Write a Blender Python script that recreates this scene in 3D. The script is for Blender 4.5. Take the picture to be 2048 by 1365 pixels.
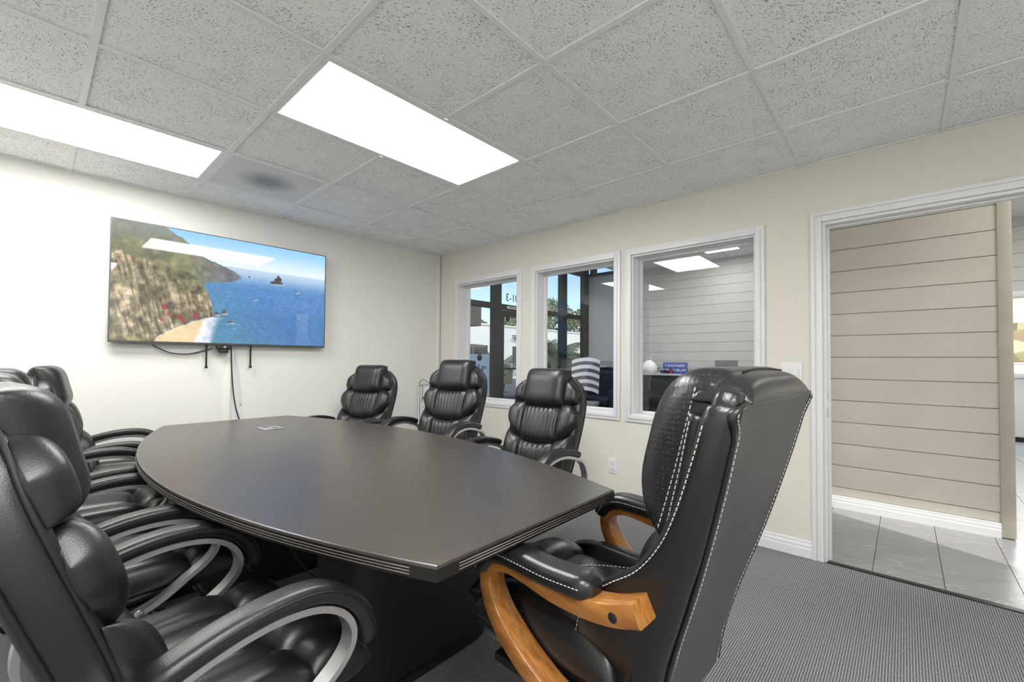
import bpy, bmesh, math, random
import numpy as np
from mathutils import Vector, Matrix
random.seed(7); rng = np.random.default_rng(7)
for o in list(bpy.data.objects): bpy.data.objects.remove(o)
SC = bpy.context.scene
COL = SC.collection
R = math.radians

# ------------------------------------------------------------------ camera
FPX, CY = 869.47, 703.35
PITCH, ROLL, YAW = R(1.226), R(0.419), R(47.892)
CAM = Vector((-3.135, -3.967, 1.1624))
fw = Vector((math.sin(YAW)*math.cos(PITCH), math.cos(YAW)*math.cos(PITCH), math.sin(PITCH)))
rt = Vector((math.cos(YAW), -math.sin(YAW), 0)); up = rt.cross(fw)
r2 = rt*math.cos(ROLL) + up*math.sin(ROLL); u2 = up*math.cos(ROLL) - rt*math.sin(ROLL)
cam = bpy.data.cameras.new('camera'); camo = bpy.data.objects.new('camera', cam); COL.objects.link(camo)
m = Matrix((r2, u2, -fw)).transposed().to_4x4(); m.translation = CAM
camo.matrix_world = m
cam.sensor_width = 36; cam.lens = FPX*36/2048; cam.shift_y = (CY-682.5)/2048; cam.clip_start = 0.02; cam.clip_end = 300
SC.camera = camo

# ------------------------------------------------------------------ world, sun, exposure
vs = SC.view_settings
vs.view_transform = 'Standard'; vs.look = 'None'; vs.gamma = 1.0; vs.use_curve_mapping = False
vs.exposure = 0.5
PANEL = 13.0          # radiance of the ceiling light diffusers
LOBBY = 16.0          # radiance of the lobby ceiling lights
W = bpy.data.worlds.new('sky_world'); SC.world = W; W.use_nodes = True
wn = W.node_tree.nodes; wl = W.node_tree.links
bg = wn['Background']
sky = wn.new('ShaderNodeTexSky'); sky.sky_type = 'NISHITA'; sky.sun_disc = False
sky.sun_elevation = R(48); sky.sun_rotation = R(200); sky.altitude = 50; sky.air_density = 1.0; sky.dust_density = 0.6; sky.ozone_density = 1.4
wl.new(sky.outputs[0], bg.inputs[0]); bg.inputs[1].default_value = 0.17
sun = bpy.data.lights.new('sun', 'SUN'); sun.energy = 2.6; sun.angle = R(0.6); sun.color = (1, .95, .88)
suno = bpy.data.objects.new('sun', sun); COL.objects.link(suno)
suno.rotation_euler = Vector((0.35, 0.75, -0.95)).to_track_quat('-Z', 'Y').to_euler()

# ------------------------------------------------------------------ helpers
def lin(r, g, b):
    f = lambda c: (c/255/12.92) if c/255 <= .04045 else ((c/255+.055)/1.055)**2.4
    return (f(r), f(g), f(b), 1)
MATS = {}
def mat(name, col, rough=.5, metal=0, spec=.5, bump=None, var=None, coat=0, emit=None, sheen=0):
    """col linear rgba; bump=(kind,scale,strength,dist); var=(scale,amount) colour noise"""
    M = bpy.data.materials.new(name); M.use_nodes = True
    nt = M.node_tree; N = nt.nodes; L = nt.links; b = N['Principled BSDF']
    b.inputs['Base Color'].default_value = col; b.inputs['Roughness'].default_value = rough
    b.inputs['Metallic'].default_value = metal; b.inputs['Specular IOR Level'].default_value = spec
    if coat: b.inputs['Coat Weight'].default_value = coat; b.inputs['Coat Roughness'].default_value = .15
    if emit: b.inputs['Emission Color'].default_value = emit[0]; b.inputs['Emission Strength'].default_value = emit[1]
    tc = None
    def coords():
        nonlocal tc
        if tc is None: tc = N.new('ShaderNodeTexCoord')
        return tc.outputs['Object']
    if var:
        n = N.new('ShaderNodeTexNoise'); n.inputs['Scale'].default_value = var[0]; n.inputs['Detail'].default_value = 5
        L.new(coords(), n.inputs['Vector'])
        rp = N.new('ShaderNodeValToRGB'); a = var[1]
        rp.color_ramp.elements[0].position = .3; rp.color_ramp.elements[1].position = .7
        rp.color_ramp.elements[0].color = tuple(c*(1-a) for c in col[:3])+(1,); rp.color_ramp.elements[1].color = tuple(min(1, c*(1+a)) for c in col[:3])+(1,)
        L.new(n.outputs['Fac'], rp.inputs[0]); L.new(rp.outputs[0], b.inputs['Base Color'])
    if bump:
        k, s, st, di = bump
        if k == 'noise':
            n = N.new('ShaderNodeTexNoise'); n.inputs['Scale'].default_value = s; n.inputs['Detail'].default_value = 4; out = n.outputs['Fac']
        elif k == 'voronoi':
            n = N.new('ShaderNodeTexVoronoi'); n.inputs['Scale'].default_value = s; out = n.outputs['Distance']
        L.new(coords(), n.inputs['Vector'])
        bp = N.new('ShaderNodeBump'); bp.inputs['Strength'].default_value = st; bp.inputs['Distance'].default_value = di
        L.new(out, bp.inputs['Height']); L.new(bp.outputs[0], b.inputs['Normal'])
    MATS[name] = M
    return M

def nodes_of(name):
    M = bpy.data.materials.new(name); M.use_nodes = True; MATS[name] = M
    return M, M.node_tree.nodes, M.node_tree.links

def link(o, parent=None, M=None):
    COL.objects.link(o)
    if parent is not None: o.parent = parent
    return o
def obj(name, verts, faces, M, parent=None, smooth=False, recalc=True):
    me = bpy.data.meshes.new(name)
    me.from_pydata([tuple(v) for v in verts], [], faces)
    if recalc:
        bm = bmesh.new(); bm.from_mesh(me); bmesh.ops.recalc_face_normals(bm, faces=bm.faces); bm.to_mesh(me); bm.free()
    if smooth: me.polygons.foreach_set('use_smooth', [True]*len(me.polygons))
    me.materials.append(M); me.update()
    return link(bpy.data.objects.new(name, me), parent)
def tag(o, label=None, cat=None, group=None, kind=None):
    if label: o['label'] = label
    if cat: o['category'] = cat
    if group: o['group'] = group
    if kind: o['kind'] = kind
    return o
def thing(name, label, cat, loc=(0, 0, 0), rz=0, group=None, kind=None):
    o = bpy.data.objects.new(name, None); COL.objects.link(o); o.empty_display_size = .05
    o.location = loc; o.rotation_euler = (0, 0, rz)
    return tag(o, label, cat, group, kind)
def struct(o, label=None): return tag(o, label, None, None, 'structure')

def boxes(bl):
    V = []; F = []
    for (x0, x1, y0, y1, z0, z1) in bl:
        n = len(V)
        V += [(x0, y0, z0), (x1, y0, z0), (x1, y1, z0), (x0, y1, z0), (x0, y0, z1), (x1, y0, z1), (x1, y1, z1), (x0, y1, z1)]
        F += [(n, n+3, n+2, n+1), (n+4, n+5, n+6, n+7), (n, n+1, n+5, n+4), (n+1, n+2, n+6, n+5), (n+2, n+3, n+7, n+6), (n+3, n, n+4, n+7)]
    return V, F
def box(name, b, M, parent=None, bevel=0, seg=2):
    V, F = boxes([b] if not isinstance(b[0], (tuple, list)) else b)
    o = obj(name, V, F, M, parent)
    if bevel:
        bm = bmesh.new(); bm.from_mesh(o.data)
        bmesh.ops.bevel(bm, geom=list(bm.edges), offset=bevel, segments=seg, affect='EDGES', profile=.6)
        bm.to_mesh(o.data); bm.free()
        o.data.polygons.foreach_set('use_smooth', [True]*len(o.data.polygons))
        o.data.set_sharp_from_angle(angle=R(20 if seg <= 2 else 50))
    return o
def loft(rings, closed_ring=True, caps=True, closed_path=False):
    """rings: list of equal-length point lists"""
    n = len(rings[0]); V = [p for r in rings for p in r]; F = []
    k = len(rings); rr = range(k if closed_path else k-1)
    for i in rr:
        j2 = (i+1) % k
        for j in range(n if closed_ring else n-1):
            a = i*n+j; b = i*n+(j+1) % n; c = j2*n+(j+1) % n; d = j2*n+j
            F.append((a, b, c, d))
    if caps and not closed_path:
        F.append(tuple(range(n))); F.append(tuple((k-1)*n+j for j in range(n)))
    return V, F
def catmull(pts, per=6, closed=False):
    P = [Vector(p) for p in pts]; n = len(P); out = []
    segs = n if closed else n-1
    for i in range(segs):
        p0 = P[(i-1) % n] if closed or i > 0 else P[0]*2-P[1]
        p1 = P[i]; p2 = P[(i+1) % n]
        p3 = P[(i+2) % n] if closed or i+2 < n else P[-1]*2-P[-2]
        for s in range(per):
            t = s/per
            out.append(.5*((2*p1)+(p2-p0)*t+(2*p0-5*p1+4*p2-p3)*t*t+(3*p1-p0-3*p2+p3)*t**3))
    if not closed: out.append(P[-1])
    return out
def tube_vf(path, r, seg=8, closed=False):
    P = [Vector(p) for p in path]; n = len(P); rings = []
    prev = None
    for i in range(n):
        t = (P[(i+1) % n]-P[(i-1) % n]) if closed else (P[min(i+1, n-1)]-P[max(i-1, 0)])
        t = t.normalized() if t.length > 1e-9 else Vector((0, 0, 1))
        if prev is None:
            a = Vector((0, 0, 1)) if abs(t.z) < .9 else Vector((1, 0, 0)); nn = (a-t*a.dot(t)).normalized()
        else:
            nn = prev-t*prev.dot(t); nn = nn.normalized() if nn.length > 1e-6 else prev
        prev = nn; bb = t.cross(nn)
        rad = r[i] if isinstance(r, (list, tuple)) else r
        rings.append([P[i]+(nn*math.cos(2*math.pi*k/seg)+bb*math.sin(2*math.pi*k/seg))*rad for k in range(seg)])
    return loft(rings, caps=not closed, closed_path=closed)
def tube(name, path, r, M, parent=None, seg=8, smooth_path=True, closed=False, per=6):
    P = catmull(path, per, closed) if smooth_path else path
    if isinstance(r, (list, tuple)): r = list(np.interp(np.linspace(0, 1, len(P)), np.linspace(0, 1, len(r)), r))
    V, F = tube_vf(P, r, seg, closed)
    return obj(name, V, F, M, parent, True)
def join(*vfs):
    V = []; F = []
    for v, f in vfs:
        n = len(V); V += list(v); F += [tuple(i+n for i in q) for q in f]
    return V, F
def sweep_xz(path, section, y, scale=None, closed=False):
    """path in local x,z (2-tuples); section list of (across y, along in-plane normal)"""
    P = [Vector((a[0], a[1])) for a in path]; n = len(P); rings = []
    for i in range(n):
        t = (P[(i+1) % n]-P[(i-1) % n]) if closed else (P[min(i+1, n-1)]-P[max(i-1, 0)])
        t.normalize(); nn = Vector((-t.y, t.x))
        s = 1 if scale is None else scale[i]
        rings.append([(P[i].x+nn.x*q*s, y+a*s, P[i].y+nn.y*q*s) for a, q in section])
    return loft(rings, caps=not closed, closed_path=closed)
def cat2(pts, per=6, closed=False):
    return [(p.x, p.z) for p in catmull([(a, 0, b) for a, b in pts], per, closed)]
def rrect(w, h, r, n=4):
    out = []
    for cx, cy, a0 in ((w-r, h-r, 0), (-w+r, h-r, 90), (-w+r, -h+r, 180), (w-r, -h+r, 270)):
        for k in range(n+1):
            a = R(a0+90*k/n); out.append((cx+r*math.cos(a), cy+r*math.sin(a)))
    return out
def cyl(name, c, r, z0, z1, M, parent=None, seg=20, r1=None):
    r1 = r if r1 is None else r1
    rings = [[(c[0]+rr*math.cos(2*math.pi*k/seg), c[1]+rr*math.sin(2*math.pi*k/seg), z) for k in range(seg)] for rr, z in ((r, z0), (r1, z1))]
    V, F = loft(rings); o = obj(name, V, F, M, parent, True); o.data.set_sharp_from_angle(angle=R(40)); return o
def disc_y(name, c, r, t, M, parent=None, seg=16):      # short cylinder along y
    rings = [[(c[0]+rr*math.cos(2*math.pi*k/seg), c[1]+yy, c[2]+rr*math.sin(2*math.pi*k/seg)) for k in range(seg)] for rr, yy in ((r, 0), (r, t*.6), (r*.75, t))]
    V, F = loft(rings); return obj(name, V, F, M, parent, True)
def copy_tree(o, parent=None):
    c = o.copy(); COL.objects.link(c); c.parent = parent
    for ch in list(o.children): copy_tree(ch, c)
    return c
def text(name, s, size, M, parent, loc, rot, mirror=False, depth=.002, align='CENTER'):
    cu = bpy.data.curves.new(name, 'FONT'); cu.body = s; cu.size = size; cu.extrude = depth; cu.align_x = align; cu.align_y = 'CENTER'
    o = bpy.data.objects.new(name, cu); COL.objects.link(o); cu.materials.append(M)
    bpy.context.view_layer.update()
    me = bpy.data.meshes.new_from_object(o.evaluated_get(bpy.context.evaluated_depsgraph_get())); bpy.data.objects.remove(o)
    if mirror: me.transform(Matrix.Scale(-1, 4, (1, 0, 0))); me.flip_normals()
    o = bpy.data.objects.new(name, me); COL.objects.link(o); o.parent = parent; o.location = loc; o.rotation_euler = rot
    return o

# ------------------------------------------------------------------ materials
WHITE = mat('white_trim', lin(232, 232, 234), .35, var=(3, .02))
PAINT = mat('paint_offwhite', lin(232, 232, 227), .75, var=(1.2, .015), bump=('noise', 260, .06, .002))
BEIGE = mat('paint_cream', lin(226, 222, 213), .75, var=(1.2, .015), bump=('noise', 260, .06, .002))
PLAIN = mat('paint_grey', lin(196, 199, 204), .7, var=(1, .02))
BOARD = mat('board_beige', lin(208, 203, 190), .6, var=(2.5, .05), bump=('noise', 40, .08, .003))
BOARDG = mat('board_pale', lin(208, 207, 202), .6, var=(2.5, .04), bump=('noise', 40, .08, .003))
POST = mat('post_beige', lin(186, 181, 165), .6, var=(6, .06))
BLACKM = mat('black_plastic', (.012, .012, .013, 1), .4, var=(20, .15))
LEATHER = mat('black_leather', (.0115, .0117, .0125, 1), .36, spec=.6, var=(6, .12), bump=('voronoi', 420, .12, .0012))
LEATHER_B = mat('glossy_leather', (.012, .012, .0125, 1), .27, spec=.6, var=(5, .15), bump=('voronoi', 300, .15, .0015))
VINYL = mat('grey_vinyl_back', (.075, .075, .076, 1), .55, spec=.5, var=(4, .1), bump=('noise', 300, .08, .001))
SEAM = mat('seam_black', (.008, .008, .008, 1), .6, var=(20, .1))
STITCH = mat('white_stitch', (.62, .62, .60, 1), .7, var=(60, .1))
SILVER = mat('silver_frame', (.62, .62, .63, 1), .32, metal=.85, var=(8, .06))
CHROME = mat('chrome', (.7, .7, .71, 1), .15, metal=1, var=(8, .03))
DARKWOOD = mat('pedestal_laminate', (.006, .0056, .0054, 1), .5, var=(12, .2))
EDGE = mat('table_edge', (.012, .011, .010, 1), .38, var=(14, .2))
BEAD = mat('table_groove_highlight', (.14, .13, .12, 1), .4, var=(14, .1))  # raised beads; light caught by the edge grooves is put into their paler colour
RED = mat('red_plastic', (.45, .03, .02, 1), .4, var=(9, .1))
NAVY = mat('navy_fabric', (.012, .017, .035, 1), .8, var=(8, .2))
CHARC = mat('charcoal_laminate', (.035, .034, .032, 1), .5, var=(5, .15))
DKFRAME = mat('storefront_bronze', (.018, .017, .016, 1), .4, metal=.3, var=(5, .15))
BLUE = mat('blue_carton', lin(50, 85, 175), .5, var=(5, .05))
PAPER = mat('white_paper', lin(240, 240, 240), .6, var=(5, .02))
LIGHTBLUE = mat('pale_blue_vinyl', lin(165, 195, 225), .5, var=(2, .05))
STUCCO = mat('white_stucco', lin(240, 238, 232), .8, var=(.6, .03))
BROWN = mat('brown_fascia', lin(92, 84, 74), .7, var=(1, .1))
ASPHALT = mat('asphalt', (.12, .12, .12, 1), .9, var=(2, .2))
VANP = mat('van_paint', lin(92, 88, 76), .35, var=(1, .05), coat=.5)
VANG = mat('van_glass', (.02, .022, .022, 1), .08)
CARP2 = mat('blue_grey_carpet', lin(140, 145, 150), .95, var=(150, .2))
GREYCH = mat('grey_fabric', lin(120, 122, 126), .9, var=(50, .1))
STRIPE_D = mat('stripe_grey', lin(88, 90, 98), .9, var=(60, .1))
STRIPE_L = mat('stripe_white', lin(225, 226, 232), .9, var=(60, .05))
TRUNK = mat('trunk', (.09, .07, .05, 1), .9, var=(5, .3))
LEAF1 = mat('leaf_olive', (.22, .25, .12, 1), .7, var=(.8, .4))
LEAF2 = mat('leaf_palm', (.13, .17, .085, 1), .6, var=(1.5, .4))
GRID = mat('ceiling_grid', lin(238, 238, 238), .5, var=(4, .02))
BLACKTXT = mat('black_print', (.01, .012, .02, 1), .6, var=(20, .1))

# carpet: ribs running along X
CARPET, N, L = nodes_of('ribbed_carpet'); b = N['Principled BSDF']; b.inputs['Roughness'].default_value = .95; b.inputs['Specular IOR Level'].default_value = .1
tc = N.new('ShaderNodeTexCoord')
wv = N.new('ShaderNodeTexWave'); wv.wave_type = 'BANDS'; wv.bands_direction = 'Y'; wv.inputs['Scale'].default_value = 36; wv.inputs['Distortion'].default_value = .9
wv.inputs['Detail'].default_value = 2; wv.inputs['Detail Scale'].default_value = 3
ns = N.new('ShaderNodeTexNoise'); ns.inputs['Scale'].default_value = 190; ns.inputs['Detail'].default_value = 3
mp = N.new('ShaderNodeMapping'); mp.inputs['Scale'].default_value = (.45, 1, 1)
L.new(tc.outputs['Object'], mp.inputs[0]); L.new(mp.outputs[0], ns.inputs['Vector']); L.new(tc.outputs['Object'], wv.inputs['Vector'])
mx = N.new('ShaderNodeMix'); mx.data_type = 'FLOAT'; mx.inputs[0].default_value = .55
L.new(wv.outputs['Fac'], mx.inputs[2]); L.new(ns.outputs['Fac'], mx.inputs[3])
rp = N.new('ShaderNodeValToRGB'); rp.color_ramp.elements[0].position = .3; rp.color_ramp.elements[1].position = .72
rp.color_ramp.elements[0].color = (.10, .101, .105, 1); rp.color_ramp.elements[1].color = (.36, .36, .37, 1)
L.new(mx.outputs[0], rp.inputs[0]); L.new(rp.outputs[0], b.inputs['Base Color'])
bp = N.new('ShaderNodeBump'); bp.inputs['Strength'].default_value = .5; bp.inputs['Distance'].default_value = .004
L.new(mx.outputs[0], bp.inputs['Height']); L.new(bp.outputs[0], b.inputs['Normal'])

# fissured ceiling tile, pattern turned per tile
TILE, N, L = nodes_of('fissured_tile'); b = N['Principled BSDF']; b.inputs['Roughness'].default_value = .9; b.inputs['Specular IOR Level'].default_value = .1
tc = N.new('ShaderNodeTexCoord'); oi = N.new('ShaderNodeObjectInfo')
vr = N.new('ShaderNodeVectorRotate'); vr.rotation_type = 'Z_AXIS'
mu = N.new('ShaderNodeMath'); mu.operation = 'MULTIPLY'; mu.inputs[1].default_value = 12.0
L.new(oi.outputs['Random'], mu.inputs[0]); L.new(mu.outputs[0], vr.inputs['Angle']); L.new(tc.outputs['Object'], vr.inputs['Vector'])
ad = N.new('ShaderNodeVectorMath'); ad.operation = 'ADD'; L.new(vr.outputs[0], ad.inputs[0]); L.new(mu.outputs[0], ad.inputs[1])
mp = N.new('ShaderNodeMapping'); mp.inputs['Scale'].default_value = (1.0, 2.3, 1); L.new(ad.outputs[0], mp.inputs[0])
n1 = N.new('ShaderNodeTexNoise'); n1.inputs['Scale'].default_value = 105; n1.inputs['Detail'].default_value = 2.5; n1.inputs['Distortion'].default_value = .6; L.new(mp.outputs[0], n1.inputs['Vector'])
n2 = N.new('ShaderNodeTexNoise'); n2.inputs['Scale'].default_value = 9; n2.inputs['Detail'].default_value = 1; L.new(ad.outputs[0], n2.inputs['Vector'])
mr = N.new('ShaderNodeMath'); mr.operation = 'MULTIPLY_ADD'; mr.inputs[1].default_value = .14; L.new(n2.outputs['Fac'], mr.inputs[0]); L.new(n1.outputs['Fac'], mr.inputs[2])
rp = N.new('ShaderNodeValToRGB'); e = rp.color_ramp.elements
e[0].position = .405; e[0].color = lin(150, 150, 152); e[1].position = .49; e[1].color = lin(250, 250, 250)
L.new(mr.outputs[0], rp.inputs[0]); L.new(rp.outputs[0], b.inputs['Base Color'])
bp = N.new('ShaderNodeBump'); bp.inputs['Strength'].default_value = .35; bp.inputs['Distance'].default_value = .003
L.new(rp.outputs[0], bp.inputs['Height']); L.new(bp.outputs[0], b.inputs['Normal'])

# table top: fine speckled dark laminate, satin
TOP, N, L = nodes_of('espresso_laminate'); b = N['Principled BSDF']; b.inputs['Roughness'].default_value = .27; b.inputs['Specular IOR Level'].default_value = .6
tc = N.new('ShaderNodeTexCoord'); mp = N.new('ShaderNodeMapping'); mp.inputs['Scale'].default_value = (1, .12, 1); L.new(tc.outputs['Object'], mp.inputs[0])
n1 = N.new('ShaderNodeTexNoise'); n1.inputs['Scale'].default_value = 60; n1.inputs['Detail'].default_value = 6; L.new(mp.outputs[0], n1.inputs['Vector'])
n2 = N.new('ShaderNodeTexNoise'); n2.inputs['Scale'].default_value = 700; L.new(tc.outputs['Object'], n2.inputs['Vector'])
rp = N.new('ShaderNodeValToRGB'); rp.color_ramp.elements[0].color = (.028, .023, .019, 1); rp.color_ramp.elements[1].color = (.062, .052, .044, 1)
L.new(n1.outputs['Fac'], rp.inputs[0]); L.new(rp.outputs[0], b.inputs['Base Color'])
bp = N.new('ShaderNodeBump'); bp.inputs['Strength'].default_value = .25; bp.inputs['Distance'].default_value = .0006
L.new(n2.outputs['Fac'], bp.inputs['Height']); L.new(bp.outputs[0], b.inputs['Normal'])

# honey wood of the arm loops
WOOD, N, L = nodes_of('honey_wood'); b = N['Principled BSDF']; b.inputs['Roughness'].default_value = .3; b.inputs['Coat Weight'].default_value = .4
tc = N.new('ShaderNodeTexCoord'); mp = N.new('ShaderNodeMapping'); mp.inputs['Scale'].default_value = (2.5, 22, 9); L.new(tc.outputs['Object'], mp.inputs[0])
n1 = N.new('ShaderNodeTexNoise'); n1.inputs['Scale'].default_value = 5; n1.inputs['Detail'].default_value = 6; L.new(mp.outputs[0], n1.inputs['Vector'])
rp = N.new('ShaderNodeValToRGB'); rp.color_ramp.elements[0].position = .3; rp.color_ramp.elements[1].position = .75
rp.color_ramp.elements[0].color = (.24, .085, .016, 1); rp.color_ramp.elements[1].color = (.47, .205, .05, 1)
L.new(n1.outputs['Fac'], rp.inputs[0]); L.new(rp.outputs[0], b.inputs['Base Color'])

# perforated leather: tiny pale/dark dots
PERF, N, L = nodes_of('perforated_leather'); b = N['Principled BSDF']; b.inputs['Roughness'].default_value = .3; b.inputs['Specular IOR Level'].default_value = .6
tc = N.new('ShaderNodeTexCoord'); vo = N.new('ShaderNodeTexVoronoi'); vo.inputs['Scale'].default_value = 95; vo.inputs['Randomness'].default_value = .25; L.new(tc.outputs['Object'], vo.inputs['Vector'])
rp = N.new('ShaderNodeValToRGB'); rp.color_ramp.elements[0].position = .12; rp.color_ramp.elements[1].position = .2
rp.color_ramp.elements[0].color = (.07, .07, .07, 1); rp.color_ramp.elements[1].color = (.012, .012, .0125, 1)
L.new(vo.outputs['Distance'], rp.inputs[0]); L.new(rp.outputs[0], b.inputs['Base Color'])
bp = N.new('ShaderNodeBump'); bp.inputs['Strength'].default_value = .25; bp.inputs['Distance'].default_value = .002
L.new(vo.outputs['Distance'], bp.inputs['Height']); L.new(bp.outputs[0], b.inputs['Normal'])

# grey stone floor tile with pale veins
STONE, N, L = nodes_of('veined_stone_tile'); b = N['Principled BSDF']; b.inputs['Roughness'].default_value = .32
tc = N.new('ShaderNodeTexCoord'); oi = N.new('ShaderNodeObjectInfo')
mu = N.new('ShaderNodeMath'); mu.operation = 'MULTIPLY'; mu.inputs[1].default_value = 30; L.new(oi.outputs['Random'], mu.inputs[0])
ad = N.new('ShaderNodeVectorMath'); ad.operation = 'ADD'; L.new(tc.outputs['Object'], ad.inputs[0]); L.new(mu.outputs[0], ad.inputs[1])
vr = N.new('ShaderNodeVectorRotate'); vr.rotation_type = 'Z_AXIS'; vr.inputs['Angle'].default_value = R(62); L.new(ad.outputs[0], vr.inputs['Vector'])
mp = N.new('ShaderNodeMapping'); mp.inputs['Scale'].default_value = (1, 5, 1); L.new(vr.outputs[0], mp.inputs[0])
n1 = N.new('ShaderNodeTexNoise'); n1.inputs['Scale'].default_value = 1.6; n1.inputs['Detail'].default_value = 5; n1.inputs['Distortion'].default_value = .3; L.new(mp.outputs[0], n1.inputs['Vector'])
sb = N.new('ShaderNodeMath'); sb.operation = 'SUBTRACT'; sb.inputs[1].default_value = .56; L.new(n1.outputs['Fac'], sb.inputs[0])
ab = N.new('ShaderNodeMath'); ab.operation = 'ABSOLUTE'; L.new(sb.outputs[0], ab.inputs[0])
rp = N.new('ShaderNodeValToRGB'); e = rp.color_ramp.elements; e[0].position = 0; e[0].color = lin(180, 182, 184); e[1].position = .012; e[1].color = lin(146, 148, 151)
L.new(ab.outputs[0], rp.inputs[0])
n2 = N.new('ShaderNodeTexNoise'); n2.inputs['Scale'].default_value = 3; n2.inputs['Detail'].default_value = 6; L.new(mp.outputs[0], n2.inputs['Vector'])
mxx = N.new('ShaderNodeMix'); mxx.data_type = 'RGBA'; mxx.blend_type = 'MULTIPLY'; mxx.inputs[0].default_value = .35
L.new(rp.outputs[0], mxx.inputs[6]); L.new(n2.outputs['Color'], mxx.inputs[7]); 
rgb = N.new('ShaderNodeHueSaturation'); rgb.inputs['Saturation'].default_value = .08; L.new(mxx.outputs[2], rgb.inputs['Color']); rgb.inputs['Value'].default_value = 1.1
L.new(rgb.outputs[0], b.inputs['Base Color'])

# clear window glass
GLASS, N, L = nodes_of('clear_glass')
for n in list(N): N.remove(n)
out = N.new('ShaderNodeOutputMaterial'); tr = N.new('ShaderNodeBsdfTransparent'); gl = N.new('ShaderNodeBsdfGlossy'); gl.inputs['Roughness'].default_value = 0.0
fr = N.new('ShaderNodeLayerWeight'); fr.inputs['Blend'].default_value = .5; mxs = N.new('ShaderNodeMixShader')
pw = N.new('ShaderNodeMath'); pw.operation = 'POWER'; pw.inputs[1].default_value = 5
dn = N.new('ShaderNodeMath'); dn.operation = 'MULTIPLY_ADD'; dn.inputs[1].default_value = .9; dn.inputs[2].default_value = .075; dn.use_clamp = True
tr.inputs[0].default_value = (.9, .92, .92, 1)
L.new(fr.outputs['Facing'], pw.inputs[0]); L.new(pw.outputs[0], dn.inputs[0]); L.new(dn.outputs[0], mxs.inputs[0]); L.new(tr.outputs[0], mxs.inputs[1]); L.new(gl.outputs[0], mxs.inputs[2]); L.new(mxs.outputs[0], out.inputs[0])

def emitter(name, c, s):
    M, N, L = nodes_of(name); b = N['Principled BSDF']
    b.inputs['Base Color'].default_value = (.9, .9, .9, 1); b.inputs['Emission Color'].default_value = c; b.inputs['Emission Strength'].default_value = s
    return M
LAMP = emitter('light_diffuser', (1, .985, .96, 1), PANEL)
LAMP2 = emitter('lobby_light_diffuser', (1, .985, .96, 1), LOBBY)

# vent: perforated metal
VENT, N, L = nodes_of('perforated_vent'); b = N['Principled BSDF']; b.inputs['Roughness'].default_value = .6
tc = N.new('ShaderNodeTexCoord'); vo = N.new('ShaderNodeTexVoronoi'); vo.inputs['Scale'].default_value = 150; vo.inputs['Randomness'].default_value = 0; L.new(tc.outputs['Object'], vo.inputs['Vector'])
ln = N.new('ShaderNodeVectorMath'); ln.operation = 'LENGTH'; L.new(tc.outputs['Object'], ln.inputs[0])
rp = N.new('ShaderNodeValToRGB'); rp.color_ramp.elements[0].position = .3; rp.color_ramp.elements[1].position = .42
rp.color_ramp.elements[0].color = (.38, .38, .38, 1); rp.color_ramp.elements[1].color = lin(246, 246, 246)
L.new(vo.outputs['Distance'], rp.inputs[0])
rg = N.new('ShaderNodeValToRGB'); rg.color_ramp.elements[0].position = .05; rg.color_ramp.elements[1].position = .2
rg.color_ramp.elements[0].color = (.42, .42, .42, 1); rg.color_ramp.elements[1].color = (1, 1, 1, 1)   # darker centre: shade of the duct behind, painted into the plate colour
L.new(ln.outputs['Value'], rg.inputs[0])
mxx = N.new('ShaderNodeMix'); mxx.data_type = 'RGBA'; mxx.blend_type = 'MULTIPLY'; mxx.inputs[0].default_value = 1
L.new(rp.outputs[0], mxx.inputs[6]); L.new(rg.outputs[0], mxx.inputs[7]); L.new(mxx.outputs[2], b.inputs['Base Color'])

# ------------------------------------------------------------------ room shell
H = 2.3615; XL, YN = -4.1, -5.42; WT = .16; LH = 3.05; XB = 5.25; YS = 1.35
GX0, GY0, G = -.5594, -.4674, .6096
LX1 = 9.2
floor = struct(box('floor', (XL, 0.0, YN, 0, -.05, 0), CARPET))
fh = struct(box('floor_hall', (0.0, XB, YN-1.5, YS, -.06, -.012), mat('grout', lin(120, 120, 120), .9, var=(40, .1))))
TW, TL = .291, 1.168
ti = 0
cols = list(np.arange(-3.53-TW*12, YS+.01, TW))
base_tile = None
for ci, y0 in enumerate(cols):
    if y0+TW < -5.6 or y0 > YS-.05: continue
    ph = 1.07 if (round((y0+4.403)/TW) % 2 == 0) else 1.07-TL*.5
    if -4.2 < y0 < -3.4: ph = 1.35
    x = ph-TL*2
    while x < XB:
        a, c = max(x+.0015, .006), min(x+TL-.0015, XB); ya, yb = max(y0+.0015, -5.7), min(y0+TW-.0015, YS)
        if c-a > .02 and yb-ya > .02 and (a < 2.6 and y0 < -3.2 or True):
            o = box('floor_tile', (-(c-a)/2, (c-a)/2, -(yb-ya)/2, (yb-ya)/2, -.012, 0), STONE, fh); o.location = ((a+c)/2, (ya+yb)/2, 0)
        x += TL
tag(box('threshold_strip', (-.012, .028, -4.53, -3.62, 0, .006), BLACKM, None, .002), kind='structure')
bpy.data.objects['threshold_strip'].name = 'trim_1'

wall_f = struct(box('wall_front', (XL-.1, 0, 0, .12, 0, LH+.9), PAINT))
struct(box('wall_left', (XL-.1, XL, YN-.1, 0, 0, 2.6), PAINT)); struct(box('wall_rear', (XL, WT, YN-.1, YN, 0, 2.6), PAINT))
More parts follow.
